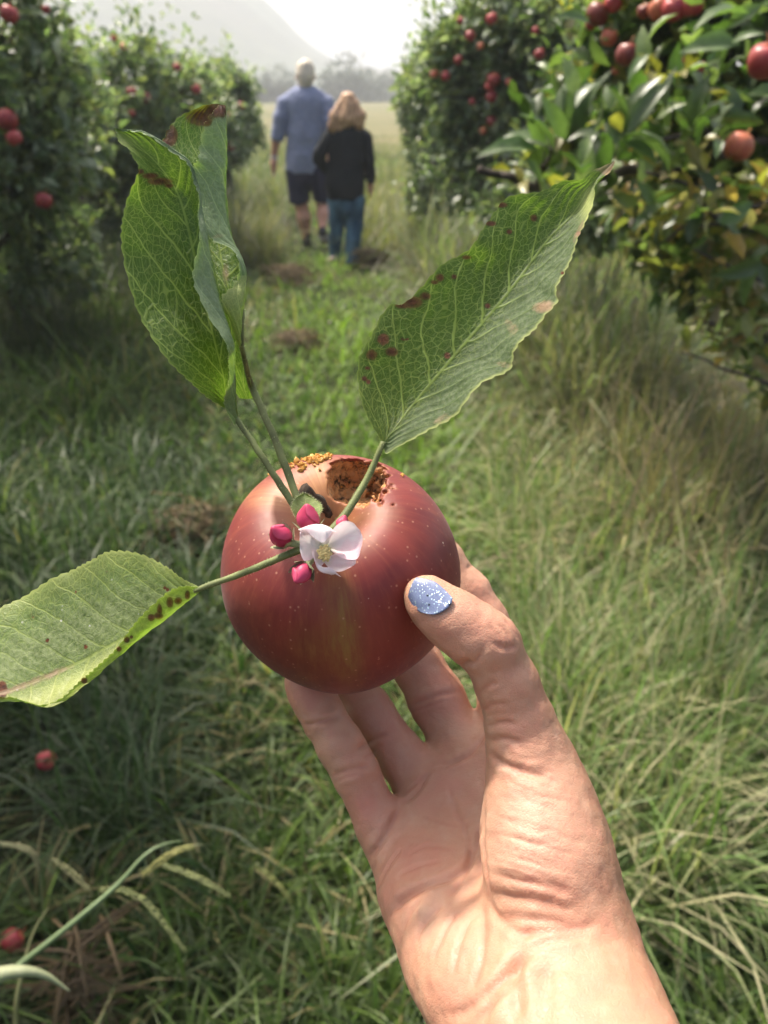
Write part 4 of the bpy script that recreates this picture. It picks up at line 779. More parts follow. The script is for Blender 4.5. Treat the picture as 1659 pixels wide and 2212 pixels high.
    for pts in ([(722, 560, 10, .02), (714, 563, 9, .14)], [(756, 568, 9, -.05), (756, 570, 8, .12)]):
        F = Field(fg.p(pts[0]) - [.2, .2, .15], fg.p(pts[0]) + [.2, .35, .15], .007); A(F, pts, .02); v, f = F.surface(); v = relax(v, f, 2); v[:, 2] = np.maximum(v[:, 2], .006); mesh('shoe', v, f, mat_plain('pale_pink_shoe', (.55, .40, .38), .7, .1), root)
    pts = [(713, 545, 10, -.08), (712, 556, 10.5, -.09)]
walker_man(); walker_woman()

# ------------------------------------------------------------------ the held apple
AXIS = RM @ (np.array([-.05, .66, .75]) / np.linalg.norm([-.05, .66, .75]))
AC = V(735, 1234, .2725); AR = .0402
zq = Vector(AXIS).to_track_quat('Z', 'Y'); AM = np.array(zq.to_matrix())
def to_apple(P): return (np.asarray(P) - AC) @ AM
FA = Field((-.046, -.046, -.046), (.046, .046, .046), .00042)
sl_, P = FA.box(FA.lo, FA.lo + FA.vox * FA.dim)
ph = np.arctan2(P[..., 1], P[..., 0]); rho = np.sqrt(P[..., 0] ** 2 + P[..., 1] ** 2); hh = P[..., 2]
lob = 1 + .016 * np.cos(5 * ph + .6) * np.clip(.5 - hh / .06, 0, 1) + .012 * np.cos(2 * ph + 1) + .010 * np.cos(3 * ph)
DA = apple_profile(rho / lob, hh, AR) * .85
def apple_hit(px, py):
    o = to_apple(CAM); dv = (V(px, py, 1.0) - CAM); dv /= np.linalg.norm(dv); dl = dv @ AM; t = .17
    for _ in range(120):
        p = o + dl * t; a = math.atan2(p[1], p[0]); r = math.hypot(p[0], p[1]); lb = 1 + .016 * math.cos(5 * a + .6) * min(1, max(0, .5 - p[2] / .06)) + .012 * math.cos(2 * a + 1) + .010 * math.cos(3 * a)
        t += float(apple_profile(np.float64(r / lb), np.float64(p[2]), AR)) * .7
        if t > .5: return None
    return p
hc = apple_hit(772, 1040)
Q = P - np.array(hc, np.float32)
ex = AM.T @ RM[:, 0]; ey = AM.T @ RM[:, 1]; ez = AM.T @ RM[:, 2]
qx, qy, qz = Q @ ex.astype(np.float32), Q @ ey.astype(np.float32), Q @ ez.astype(np.float32)
flat_ = np.stack([qx, qy, qz], -1).reshape(-1, 3)
jag = (.0010 * vnoise(flat_, 420, 2) + .0008 * vnoise(flat_, 900, 3)).reshape(qx.shape).astype(np.float32)
jag = 1.7 * jag * np.clip(.35 + qx / .008, .25, 1.6)
sup = ((np.abs(qx) / .0100) ** 3.2 + (np.abs(qy + .08 * qx) / .0082) ** 2.6 + (np.abs(qz + .003) / .0150) ** 2.4) ** (1 / 2.7)
hole = (sup - 1) * .0085 + jag
rough_in = (.0006 * vnoise(flat_, 700, 9)).reshape(qx.shape)
DD = np.maximum(DA, -(hole + rough_in)); FA.D[sl_] = DD.astype(np.float32)
av, af = FA.surface(); av = relax(av, af, 1, .4)
def samp(Fd, arr, v):
    i = np.clip(np.round((v - Fd.lo) / Fd.vox).astype(int), 0, Fd.dim - 1); return arr[i[:, 0], i[:, 1], i[:, 2]]
inside = (samp(FA, DA, av) < -.0009).astype(float)
wv = AC + av @ AM.T; apx, apy, apd = proj(wv)
g = lambda x, y, rx_, ry_: np.exp(-(((apx - x) / rx_) ** 2 + ((apy - y) / ry_) ** 2)) * (apd < .2725)
blush = np.clip(g(600, 1075, 75, 28) * .7 + g(690, 1020, 26, 60) * .75 + g(700, 1115, 45, 25) * .7 + g(640, 1040, 40, 40) * .4, 0, 1)
stripe = np.clip(g(745 + (apy - 1350) * .12, 1350, 30, 130) + .5 * g(690, 1400, 60, 60) + .25 * g(700, 1250, 30, 60), 0, 1)
me_ao = mesh('apple', av, af, mat_apple('apple_held', (.195, .025, .020), (.125, .014, .013), (.29, .07, .035), held=True, yamt=.2), origin=(0, 0, 0), attrs={'hole': inside, 'rim': np.exp(-(samp(FA, hole, av) / .0009) ** 2) * (1 - inside), 'blush': blush, 'stripe': stripe})
me_ao.location = AC; me_ao.rotation_mode = 'QUATERNION'; me_ao.rotation_quaternion = zq
tag(me_ao, 'big red apple with a rotten gnawed hole beside its stem, held up by the hand', 'apple')
bpy.context.view_layer.update()
BVA = BVHTree.FromPolygons([Vector(x) for x in wv], [tuple(map(int, q)) for q in af])
def on_apple(px, py, lift=0.0):
    dv = Vector(V(px, py, 1.0) - CAM).normalized(); h = BVA.ray_cast(Vector(CAM), dv)
    return (np.array(h[0]) + np.array(h[1]) * lift, np.array(h[1])) if h[0] is not None else (None, None)
def child_of_apple(o):
    mw = Matrix.Translation(Vector(AC)) @ zq.to_matrix().to_4x4(); wm = Matrix.Translation(o.location); o.parent = me_ao
    lm = mw.inverted() @ wm; o.location = lm.to_translation(); o.rotation_mode = 'QUATERNION'; o.rotation_quaternion = lm.to_quaternion()
rc = np.random.RandomState(3); b = MB()
def nug(p, r, c):
    d = rc.normal(0, 1, (14, 3)); d /= np.linalg.norm(d, axis=1)[:, None]; d = d * (r * rc.uniform(.55, 1.1, (14, 1)))
    import bmesh
    bm = bmesh.new(); [bm.verts.new(tuple(p + x)) for x in d]; bmesh.ops.convex_hull(bm, input=bm.verts[:]); bm.verts.ensure_lookup_table()
    keep = [v for v in bm.verts if v.link_faces]; ix = {v: i for i, v in enumerate(keep)}
    b.add(np.array([v.co[:] for v in keep]), [tuple(ix[v] for v in f.verts) for f in bm.faces], c); bm.free()
for _ in range(150):
    t = rc.rand(); x, y = 622 + 95 * t + rc.normal(0, 5), 1003 - 22 * t + rc.normal(0, 5.5) + (8 if rc.rand() < .3 else 0)
    p, n = on_apple(x, y, .0004)
    if p is not None: nug(p, rc.uniform(.0003, .0012) * (.6 + .4 * (rc.rand() < .4)), np.array([.75, .38, .09]) * rc.uniform(.7, 1.15))
for x, y, r in ((575, 1030, .0010), (570, 1035, .0008), (582, 1027, .0007), (655, 1012, .0012), (650, 1018, .001), (868, 1028, .0009), (735, 1050, .0006), (640, 1000, .0017), (648, 992, .0015), (662, 995, .0014), (676, 990, .0013)):
    p, n = on_apple(x, y, .0004)
    if p is not None: nug(p, r, np.array([.78, .42, .11]) * rc.uniform(.8, 1.1))
crumbs = b.build('flesh_crumbs', mat_foliage('apple_crumb', .15, .5), smooth=False); crumbs['kind'] = 'stuff'; child_of_apple(crumbs)
tp = [on_apple(702, 1098)[0], None, None]
a0 = on_apple(715, 1105)[0]; stv, stf = tube([a0 - AXIS * .003, V(690, 1083, depth(a0) - .003), V(668, 1066, depth(a0) - .006), V(655, 1058, depth(a0) - .0075)], [.0015, .0016, .0019, .0026], 9, 14)
stv = stv + vnoise(stv, 900, 4)[:, None] * .0004
child_of_apple(mesh('stem', stv, stf, mat_plain('apple_stalk', (.075, .055, .04), .9, .5, 500, .2, .6, .001)))

# ------------------------------------------------------------------ the hand : one continuous signed-distance body
def hv_(q): return V(q[0], q[1], q[2])
def hr(q): return q[3] * q[2] / FPX
HF = Field(np.min([V(560, 1120, .30), V(1550, 2500, .15), V(600, 2400, .26), V(900, 1120, .335), V(1500, 2500, .13), V(850, 1230, .215), V(1300, 1300, .215), V(850, 1500, .215)], 0) - .006, np.max([V(560, 1120, .30), V(1550, 2300, .2), V(900, 1120, .335), V(1150, 1120, .33), V(1400, 1900, .19), V(1500, 2500, .13), V(850, 1230, .215), V(1300, 1300, .215), V(1400, 1700, .2)], 0) + .012, .00075)
def hchain(pts, k=.004, kj=.004, **kw): HF.chain([hv_(q) for q in pts], [hr(q) for q in pts], k, kj, **kw)
# palm : metacarpals, heel of the hand, forearm
PALM = [[(1050, 2085, .226, 88), (975, 1960, .250, 74), (893, 1870, .272, 66), (850, 1812, .279, 52)],
        [(1100, 2080, .226, 92), (1010, 1880, .262, 66), (950, 1760, .284, 64), (925, 1705, .292, 55)],
        [(1150, 2080, .226, 92), (1060, 1840, .268, 66), (1015, 1690, .293, 64), (1000, 1640, .300, 56)],
        [(1210, 2080, .226, 92), (1130, 1800, .270, 70), (1105, 1640, .296, 66), (1095, 1575, .303, 56)]]
for c_ in PALM: hchain(c_, .014, .010)
hchain([(905, 1950, .258, 78), (985, 2085, .236, 96), (1040, 2165, .222, 110)], .012, .01)           # little-finger heel
hchain([(1085, 2150, .218, 104), (1156, 2245, .203, 114), (1245, 2600, .160, 160), (1500, 3300, .11, 240)], .016, .012)
hchain([(1248, 1990, .226, 90), (1272, 2120, .212, 106), (1314, 2240, .199, 118), (1520, 2600, .160, 165), (1900, 3300, .11, 260)], .016, .012)
hchain([(1160, 2130, .226, 100), (1210, 2240, .210, 120), (1330, 2500, .175, 150)], .016, .012)
# fingers : joined softly at the knuckle, crisply further out
def finger(pts, base, reach=.016):
    bp = hv_(base)
    kf = lambda P: (.0007 + .0075 * np.exp(-(np.linalg.norm(P - bp.astype(np.float32), axis=-1) / reach) ** 2)).astype(np.float32)
    HF.chain([hv_(q) for q in pts], [hr(q) for q in pts], .008, .0035, kfun=kf)
finger([(862, 1838, .277, 54), (822, 1778, .279, 51), (768, 1668, .282, 48.5), (735, 1608, .2835, 49), (700, 1552, .286, 46), (676, 1508, .2885, 45), (655, 1474, .2905, 40)], (850, 1815, .279))
finger([(922, 1715, .292, 54), (872, 1640, .297, 50), (797, 1540, .304, 49), (742, 1462, .309, 47), (682, 1388, .311, 40)], (915, 1703, .293))
finger([(1003, 1655, .299, 60), (988, 1600, .304, 60), (944, 1510, .311, 59), (895, 1425, .317, 54), (820, 1310, .318, 44)], (1000, 1640, .301))
finger([(1096, 1590, .301, 56), (1088, 1500, .306, 54), (1045, 1345, .313, 51), (1010, 1282, .315, 48), (955, 1212, .316, 44), (905, 1150, .313, 38)], (1096, 1580, .303))
# thumb, drawn over the palm in front
hchain([(1205, 1985, .223, 122), (1185, 1880, .226, 119), (1164, 1760, .233, 98), (1144, 1640, .238, 84)], .006, .012)
hchain([(1235, 2010, .224, 90), (1220, 1850, .236, 62), (1165, 1660, .243, 56)], .012, .010)
hchain([(1215, 2010, .220, 100), (1180, 2060, .214, 80)], .010, .01)
finger([(1147, 1650, .238, 82), (1127, 1570, .238, 73), (1092, 1470, .2365, 65), (1060, 1403, .235, 63)], (1152, 1660, .238), .02)
hchain([(1060, 1402, .2350, 63), (1022, 1370, .2345, 62), (975, 1335, .235, 60), (930, 1300, .2370, 50), (917, 1288, .238, 44)], .003, .004)
hchain([(1074, 1384, .232, 42)], .005)                                                        # knuckle
# web of skin between thumb and index finger
HF.chain([hv_((1190, 1690, .248, 60)), hv_((1140, 1640, .272, 50)), hv_((1110, 1610, .293, 50))], [.0085, .0065, .007], .010, .008)
hvv, hff = HF.surface(); hvv = relax(hvv, hff, 3, .5)
# ---- fine relief : creases, folds and wrinkles pushed along the normal
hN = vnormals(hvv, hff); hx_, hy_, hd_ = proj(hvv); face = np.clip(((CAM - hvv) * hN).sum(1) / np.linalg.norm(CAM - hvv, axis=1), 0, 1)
disp = np.zeros(len(hvv)); line = np.zeros(len(hvv)); red = np.zeros(len(hvv)); pale = np.zeros(len(hvv)); side_shade = np.zeros(len(hvv))
bvh = BVHTree.FromPolygons([Vector(x) for x in hvv], [tuple(map(int, q)) for q in hff])
def on_hand(px, py):
    h = bvh.ray_cast(Vector(CAM), Vector(V(px, py, 1.0) - CAM).normalized()); return None if h[0] is None else np.array(h[0])
def crease(pts, w=7, dep=.0006, ridge=.35, lin=.6, wide=3.0, prm=.012):
    """a fold along a line given in the photograph, laid on the skin under it"""
    C = arc(np.array([(a, b, 0) for a, b in pts], float), 60); L = np.array([q for q in (on_hand(*c[:2]) for c in C) if q is not None])
    if len(L) < 3: return
    cx_, cy_, cd_ = proj(L); m = (hx_ > cx_.min() - 60) & (hx_ < cx_.max() + 60) & (hy_ > cy_.min() - 60) & (hy_ < cy_.max() + 60); ii = np.where(m)[0]
    if not len(ii): return
    D = np.linalg.norm(hvv[ii][:, None, :] - L[None], axis=2); j = D.argmin(1); d = D.min(1); wm = w * .25 / FPX
    tt = j / (len(L) - 1); end = np.clip(np.minimum(tt, 1 - tt) * 6, .12, 1)
    gq_ = np.exp(-(d / wm) ** 2) * end; rq = np.exp(-((d - wm * wide * .6) / (wm * wide * .5)) ** 2) * end
    disp[ii] += -dep * gq_ + dep * ridge * rq; line[ii] = np.maximum(line[ii], lin * np.exp(-(d / (wm * .8)) ** 2) * end)
# finger joints
for pts, w, dp in (([(636, 1578), (668, 1566), (705, 1556), (738, 1545)], 7, .0006), ([(640, 1590), (672, 1578)], 5, .0003), ([(692, 1690), (730, 1672), (770, 1658), (800, 1654)], 8, .0007), ([(700, 1703), (735, 1684), (780, 1668)], 6, .0004),
                   ([(795, 1858), (835, 1800), (858, 1755), (868, 1738)], 9, .0011), ([(770, 1622), (800, 1600), (840, 1580)], 7, .0006), ([(782, 1640), (815, 1620)], 5, .0003), ([(868, 1738), (900, 1712), (930, 1665)], 8, .0007), ([(875, 1715), (905, 1690), (925, 1668)], 6, .0004),
                   ([(872, 1525), (915, 1512), (955, 1500), (1000, 1492)], 7, .0006), ([(880, 1540), (925, 1525), (965, 1512)], 5, .0003), ([(940, 1652), (980, 1645), (1020, 1625), (1052, 1578)], 8, .0008), ([(950, 1665), (1000, 1640)], 6, .0004),
                   ([(1010, 1226), (1040, 1212)], 6, .0004), ([(1055, 1245), (1070, 1238)], 5, .0003)): crease(pts, w, dp)
# palm lines
for pts, w, dp in (([(830, 1990), (862, 1950), (905, 1920), (950, 1905), (1000, 1880), (1030, 1830), (1046, 1760)], 10, .0011), ([(815, 1925), (835, 1880), (870, 1830)], 7, .0005), ([(845, 1975), (880, 1940), (930, 1915)], 14, .0007),
                   ([(1047, 1740), (1044, 1800), (1050, 1870), (1058, 1930)], 9, .0009), ([(1000, 1770), (1015, 1830), (1010, 1880), (960, 1950)], 7, .0005), ([(970, 1700), (990, 1760), (1020, 1800)], 6, .0004), ([(905, 1760), (960, 1780), (1010, 1790)], 5, .0003),
                   ([(880, 1850), (920, 1830), (980, 1835)], 6, .0004), ([(860, 1890), (910, 1870), (960, 1860)], 6, .0004), ([(895, 2040), (920, 1990), (960, 1950)], 8, .0006), ([(930, 2080), (955, 2020), (985, 1970)], 8, .0006), ([(975, 2110), (990, 2040), (1015, 1980)], 8, .0006), ([(870, 2010), (890, 1970), (915, 1945)], 7, .0005),
                   ([(1015, 2150), (1040, 2080), (1045, 2010), (1040, 1960)], 9, .0006), ([(955, 2195), (1010, 2180), (1060, 2140), (1120, 2090), (1150, 2060)], 9, .0006), ([(1055, 1950), (1085, 1990), (1130, 2015), (1160, 2005)], 9, .0008), ([(1030, 2212), (1090, 2150), (1130, 2080)], 8, .0005)): crease(pts, w, dp)
for pts, w, dp in (([(1122, 2050), (1118, 2120), (1124, 2212)], 15, .0010), ([(1035, 2212), (1080, 2135), (1132, 2058)], 13, .0009), ([(1180, 2212), (1175, 2140), (1190, 2080)], 16, .0007)): crease(pts, w, dp, .6, .35)
# bunched skin over the ball of the thumb
thm = np.exp(-(((hx_ - 1140) / 105) ** 4 + ((hy_ - 1800) / 205) ** 4)) * face; ang_ = math.radians(17)
al = ((hx_ - 1140) * math.cos(ang_) + (hy_ - 1800) * math.sin(ang_)) / 1000; ac_ = (-(hx_ - 1140) * math.sin(ang_) + (hy_ - 1800) * math.cos(ang_)) / 1000
ac_ = ac_ + .006 * vnoise(np.stack([al, ac_, 0 * al], 1), 14, 31)
for fr_, sr_, am, sd_ in ((34, 5, .00033, 32), (62, 9, .00026, 33), (120, 20, .00016, 34)):
    nz_ = vnoise(np.stack([al * sr_, ac_ * fr_, 0 * al], 1), 1.0, sd_); rid = 1 - np.abs(nz_) * 2.2
    disp += -am * thm * np.clip(rid, 0, 1) ** 2 + am * .35 * thm; line = np.maximum(line, .4 * thm * np.clip(rid, 0, 1) ** 3)
for pts, w, dp in (([(1062, 1925), (1105, 1938), (1160, 1945), (1215, 1962), (1245, 1972)], 11, .0006), ([(1055, 1625), (1090, 1650), (1140, 1668), (1190, 1675)], 9, .0008), ([(1060, 1885), (1110, 1900), (1180, 1912), (1240, 1935)], 9, .0005), ([(1075, 1975), (1130, 1985), (1190, 1988), (1230, 2000)], 9, .0007),
                   ([(1115, 2030), (1160, 2012), (1230, 2008), (1300, 1995)], 9, .0006), ([(1140, 2045), (1200, 2030), (1280, 2020)], 7, .0004),
                   # knuckle and side of the thumb
                   ([(1085, 1338), (1105, 1355), (1120, 1380)], 6, .0004), ([(1070, 1345), (1092, 1365), (1104, 1392)], 5, .0004), ([(1055, 1350), (1075, 1372), (1085, 1400)], 5, .0003), ([(1060, 1385), (1090, 1400), (1122, 1395)], 7, .0005), ([(990, 1446), (1003, 1432), (1016, 1425)], 8, .0010), ([(1010, 1440), (1030, 1425), (1045, 1395)], 6, .0004),
                   ([(1030, 1500), (1055, 1480), (1075, 1475)], 6, .0004), ([(1040, 1535), (1070, 1520), (1100, 1520)], 5, .0003), ([(1050, 1570), (1085, 1560), (1120, 1565)], 6, .0004), ([(1052, 1600), (1090, 1595), (1130, 1605)], 7, .0005)): crease(pts, w, dp)
disp += (.00022 * vnoise(hvv, 260, 3) + .00010 * vnoise(hvv, 620, 4)) + .0004 * vnoise(hvv, 90, 6)
hvv = hvv + hN * disp[:, None]
gp = lambda x, y, a, b_, near=True: np.exp(-(((hx_ - x) / a) ** 2 + ((hy_ - y) / b_) ** 2))
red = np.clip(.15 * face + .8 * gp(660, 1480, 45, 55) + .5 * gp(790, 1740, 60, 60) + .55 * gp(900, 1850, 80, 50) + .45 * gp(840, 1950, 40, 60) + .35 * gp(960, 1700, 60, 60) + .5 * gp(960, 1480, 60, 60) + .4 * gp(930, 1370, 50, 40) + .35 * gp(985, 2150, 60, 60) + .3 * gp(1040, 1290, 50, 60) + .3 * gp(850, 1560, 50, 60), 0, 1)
pale = np.clip(.8 * gp(1140, 1800, 90, 110) + .6 * gp(950, 2000, 70, 60), 0, 1); side_shade = np.clip(1.5 * np.clip(1 - face - .15, 0, 1) * np.clip((hx_ - 1080) / 60, 0, 1) + .5 * gp(1180, 1480, 70, 120) + .5 * gp(1330, 2000, 80, 200), 0, 1)  # right edge darkened: shade away from the sun put into the skin colour
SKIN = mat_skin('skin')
hand = mesh('hand', hvv, hff, SKIN, origin=V(1160, 2100, .215), attrs={'line': np.clip(line, 0, 1), 'red': red, 'pale': pale, 'side_shade': side_shade})
tag(hand, 'bare hand and wrist with a glittery blue thumbnail, holding up the big apple', 'hand')
# thumbnail
bvh = BVHTree.FromPolygons([Vector(x) for x in hvv], [tuple(map(int, q)) for q in hff])
cols = [[(978, 1292), (960, 1273), (938, 1256), (912, 1249), (900, 1247)], [(973, 1307), (948, 1290), (922, 1274), (904, 1262), (893, 1255)], [(959, 1319), (934, 1304), (911, 1291), (896, 1279), (886, 1270)], [(941, 1327), (922, 1314), (902, 1303), (890, 1294), (882, 1284)], [(922, 1326), (907, 1322), (894, 1312), (886, 1303), (881, 1294)]]
NG = np.array([crm(np.array([(a, b_, 0) for a, b_ in c_], float), 24)[:, :2] for c_ in cols]); NG = np.array([crm(np.c_[NG[:, i], np.zeros(5)], 20)[:, :2] for i in range(24)])     # 24 along, 20 across
nv = np.zeros((24, 20, 3)); dep_ = np.zeros((24, 20))
tipc, cutc = hv_((917, 1286, .2375, 0)), hv_((1030, 1368, .2345, 0))
for i in range(24):
    for j in range(20):
        p = on_hand(*NG[i, j]); dep_[i, j] = depth(p) if p is not None else np.nan
ii, jj = np.meshgrid(np.linspace(-1, 1, 24), np.linspace(-1, 1, 20), indexing='ij'); mid_ = dep_[3:21, 9:12]; okm = ~np.isnan(mid_)
lin_ = np.polyfit(ii[3:21, 9:12][okm], mid_[okm], 1); sl_j = np.clip(np.nanmedian(dep_[4:18, 13] - dep_[4:18, 9]) / (jj[0, 13] - jj[0, 9]), -.0025, .0025)
fit = np.polyval(lin_, ii) + sl_j * jj + .0014 * jj ** 2 - .00075 - .0006 * np.clip(ii, 0, 1)
print('nail', lin_, sl_j, np.nanmin(dep_), np.nanmax(dep_))
for i in range(24):
    for j in range(20): nv[i, j] = V(NG[i, j, 0], NG[i, j, 1], fit[i, j])
back = np.array([V(NG[i, j, 0], NG[i, j, 1], fit[i, j] + .0007) for i in range(24) for j in range(20)])
fs = [(i * 20 + j, i * 20 + j + 1, (i + 1) * 20 + j + 1, (i + 1) * 20 + j) for i in range(23) for j in range(19)]; nb_ = 480
fb = [tuple(x + nb_ for x in q[::-1]) for q in fs]; ring = [i * 20 for i in range(24)] + [23 * 20 + j for j in range(1, 20)] + [i * 20 + 19 for i in range(22, -1, -1)] + [j for j in range(18, 0, -1)]
fr_ = [(ring[k], ring[(k + 1) % len(ring)], ring[(k + 1) % len(ring)] + nb_, ring[k] + nb_) for k in range(len(ring))]
m = M('glitter_nail_polish'); o = m.obj(); v_ = m.voro(o, 1500); vc = m.voro(o, 1500, out='Color'); s_ = m.n('ShaderNodeSeparateColor'); m.set(s_, 0, vc)
fleck = m.math('MULTIPLY', m.ramp(v_, .24, .34, 1, 0), m.math('GREATER_THAN', s_.outputs[0], .42)); v3 = m.voro(o, 520); c3 = m.voro(o, 520, out='Color'); s3 = m.n('ShaderNodeSeparateColor'); m.set(s3, 0, c3)
flk2 = m.math('MULTIPLY', m.ramp(v3, .20, .25, 1, 0), m.math('GREATER_THAN', s3.outputs[1], .5))
fc = m.mix(s_.outputs[2], (.55, .8, .95), (.75, .85, .75)); c_ = m.mix(fleck, m.mix(m.ramp(m.noise(o, 150, 3), .35, .65), (.12, .15, .27), (.17, .21, .34)), fc); c_ = m.mix(flk2, c_, m.mix(m.math('GREATER_THAN', s3.outputs[0], .5), (.05, .07, .08), (.9, .9, .95)))
NAIL = m.done(m.bsdf(c_, m.math('SUBTRACT', .34, m.math('MULTIPLY', fleck, .15)), m.bump(m.math('ADD', fleck, flk2), .3, .0003), .6, Metallic=m.math('MULTIPLY', m.math('MAXIMUM', fleck, flk2), .6), Coat_Weight=.6, Coat_Roughness=.12))
mesh('thumbnail', np.vstack([nv.reshape(-1, 3), back]), fs + fb + fr_, NAIL, hand)

# ------------------------------------------------------------------ the sprig : stalked leaves, buds and an open blossom
sprig = empty('blossom_sprig', V(690, 1172, .2275)); tag(sprig, 'apple sprig with four stalked leaves, pink buds and one open white blossom', 'sprig')
def leaf_loft(sections, us, n=220, msub=26, serr=(4.0, 3.2), nser=34, ripple=.0004, seed=0, by_arc=False, wavef=40, curlz=None, bulge=None, taper=True):
    """sections: polylines base->tip as (px,py,d); us: across coordinate of each (-1 edge, 0 midrib, 1 edge)"""
    S = []
    for s in sections:
        P = np.array([V(*q) for q in s]); S.append(arc(P, n) if by_arc else crm(P, n))
    S = np.array(S); K = len(S); m = (K - 1) * msub + 1; G_ = np.zeros((n, m, 3))
    for i in range(n): G_[i] = crm(S[:, i], m)
    uu = np.interp(np.linspace(0, K - 1, m), np.arange(K), us); t = np.linspace(0, 1, n)
    r = np.random.RandomState(seed)
    for e, a in ((0, 1), (m - 1, m - 2)):
        out = G_[:, e] - G_[:, a]; out /= np.linalg.norm(out, axis=1)[:, None] + 1e-9
        ph = np.cumsum(np.r_[0, np.diff(t)] * nser * (1 + .35 * np.interp(t, np.linspace(0, 1, 14), r.uniform(-1, 1, 14)))); f = ph % 1.0
        saw = np.where(f < .72, (f / .72) ** .7, (1 - f) / .28); amp = np.interp(t, [0, .06, .15, .95, 1], [0, .3, 1, .8, 0]) * serr[0 if e == 0 else 1] * .25 / FPX
        wv = saw * amp * r.uniform(.7, 1.3)
        for k in range(3):
            j = e + k if e == 0 else e - k; G_[:, j] += out * (wv * (1, .5, .2)[k])[:, None]
    v = G_.reshape(-1, 3); I = np.arange(n * m).reshape(n, m); F = np.stack([I[:-1, :-1], I[1:, :-1], I[1:, 1:], I[:-1, 1:]], -1).reshape(-1, 4)
    N = vnormals(v, F); T2, U2 = np.meshgrid(t, uu, indexing='ij'); Tf, Uf = T2.ravel(), U2.ravel()
    # veins sunk a little, blade bulging between them, edge ripple
    q = Tf - .27 * np.abs(Uf) ** 1.15 + .028 * np.sign(Uf); fr = np.abs((q * 9) % 1 - .5)
    puff = (fr < .5) * (np.sin(np.pi * np.clip(fr * 2, 0, 1)) * .00025) * np.sin(np.pi * np.clip(np.abs(Uf), 0, 1))
    v = v + N * (puff + ripple * vnoise(v, 150, seed) + ripple * 1.4 * np.abs(Uf) ** 3 * np.sin(Tf * wavef + seed + 3 * vnoise(v, 60, seed + 1)))[:, None]
    return v, F, np.stack([Tf, Uf], 1), N
def spots_at(v, lst):
    x, y, d = proj(v); s = np.zeros(len(v))
    for (a, b_, r, *k) in lst:
        rx_, ry_ = (r, r) if not k else (r, k[0]); s = np.maximum(s, np.clip(1.25 - .75 * np.sqrt(((x - a) / rx_) ** 2 + ((y - b_) / ry_) ** 2), 0, 1))
    return s, x, y
def edge_attr(uv): return np.clip((np.abs(uv[:, 1]) - .965) / .03, 0, 1) * .9
PET = mat_plain('petiole', (.135, .155, .055), .6, .3, 220, .3, .4, .0006)
# fine hairs give the stalks and rims their downy edge
FUZZ = mat_foliage('plant_down', .5, .8)
def fuzz(parent, P, N, n, l, seed, col=(.62, .64, .48)):
    r = np.random.RandomState(seed); i = r.randint(0, len(P), n); d = N[i] + r.normal(0, .45, (n, 3)); d /= np.linalg.norm(d, axis=1)[:, None]; a = P[i]; e = a + d * (l * r.uniform(.4, 1.1, (n, 1))); s = np.cross(d, r.normal(0, 1, (n, 3))); s /= np.linalg.norm(s, axis=1)[:, None]; s *= .000035
    v = np.stack([a - s, a + s, e], 1).reshape(-1, 3); F = np.arange(3 * n).reshape(-1, 3); return mesh('down', v, F, FUZZ, parent, smooth=False, col=np.tile(col, (3 * n, 1)))
def petiole(parent, pts, rpx, seed):
    P = [V(*q) for q in pts]; v, f = tube(P, [a * q[2] / FPX for a, q in zip(rpx, pts)], 12, 40); o = mesh('leaf_stalk', v + vnoise(v, 500, seed)[:, None] * .00012, f, PET, parent)
    c = arc(np.array(P), 40); j = np.minimum(np.arange(len(v)) // 12, 39); Nn = v - c[j]; Nn /= np.linalg.norm(Nn, axis=1)[:, None] + 1e-9; fuzz(o, v[:480], Nn[:480], 420, .0007, seed); return o
def addleaf(mat, loft, spots, label=None, sunlit_dust=None, pale=None, dry=None, under=None, fuzzy=400, origin=None):
    v, F, uv, N = loft; s, x, y = spots_at(v, spots); at = {'spot': s, 'edge': edge_attr(uv)}
    for k, fn in (('sunlit_dust', sunlit_dust), ('pale', pale), ('dry', dry), ('under', under)): at[k] = np.clip(fn(x, y, uv), 0, 1) if fn else np.zeros(len(v))
    o = mesh('leaf', v, F, mat, sprig, origin=v[0], uv=uv, attrs=at)
    if label: o['label'] = label
    ei = np.where(np.abs(uv[:, 1]) > .985)[0]; 
    if fuzzy: fuzz(o, v[ei], N[ei] * np.sign(np.random.RandomState(1).rand(len(ei), 1) - .5), fuzzy, .00055, 7)
    return o
# --- right leaf
L1 = [(828, 958), (803, 918), (787, 886), (775, 829), (778, 775), (803, 729), (825, 682), (848, 659), (875, 656), (911, 622), (957, 572), (1014, 540), (1043, 497), (1071, 458), (1100, 427), (1168, 415), (1214, 393), (1253, 390), (1278, 372), (1327, 347)]
M1 = [(828, 958), (860, 915), (891, 875), (957, 797), (1021, 722), (1096, 634), (1143, 572), (1186, 515), (1232, 468), (1275, 408), (1327, 347)]
R1 = [(828, 958), (834, 981), (861, 965), (921, 932), (986, 890), (1036, 829), (1093, 800), (1105, 780), (1110, 758), (1143, 718), (1178, 679), (1203, 652), (1200, 625), (1218, 586), (1239, 543), (1261, 479), (1282, 436), (1288, 400), (1311, 375), (1327, 347)]
def dl(L, d0, d1, mid): n = len(L); return [(a, b_, d0 + (d1 - d0) * i / (n - 1) + mid * math.sin(math.pi * i / (n - 1))) for i, (a, b_) in enumerate(L)]
mL = mat_leaf('leaf_blade')
R1f = [(a + 3, b_ + 3) for a, b_ in R1]
lf = leaf_loft([dl(L1, .236, .2520, -.0010), dl(M1, .236, .2520, .0018), dl(R1, .236, .2520, -.0085)], [-1, 0, 1], 320, 34, (5, 4), 36, .0003, 1, True)
wig = lambda x, y, s: vnoise(np.stack([x, y, 0 * x], 1), s, 8)
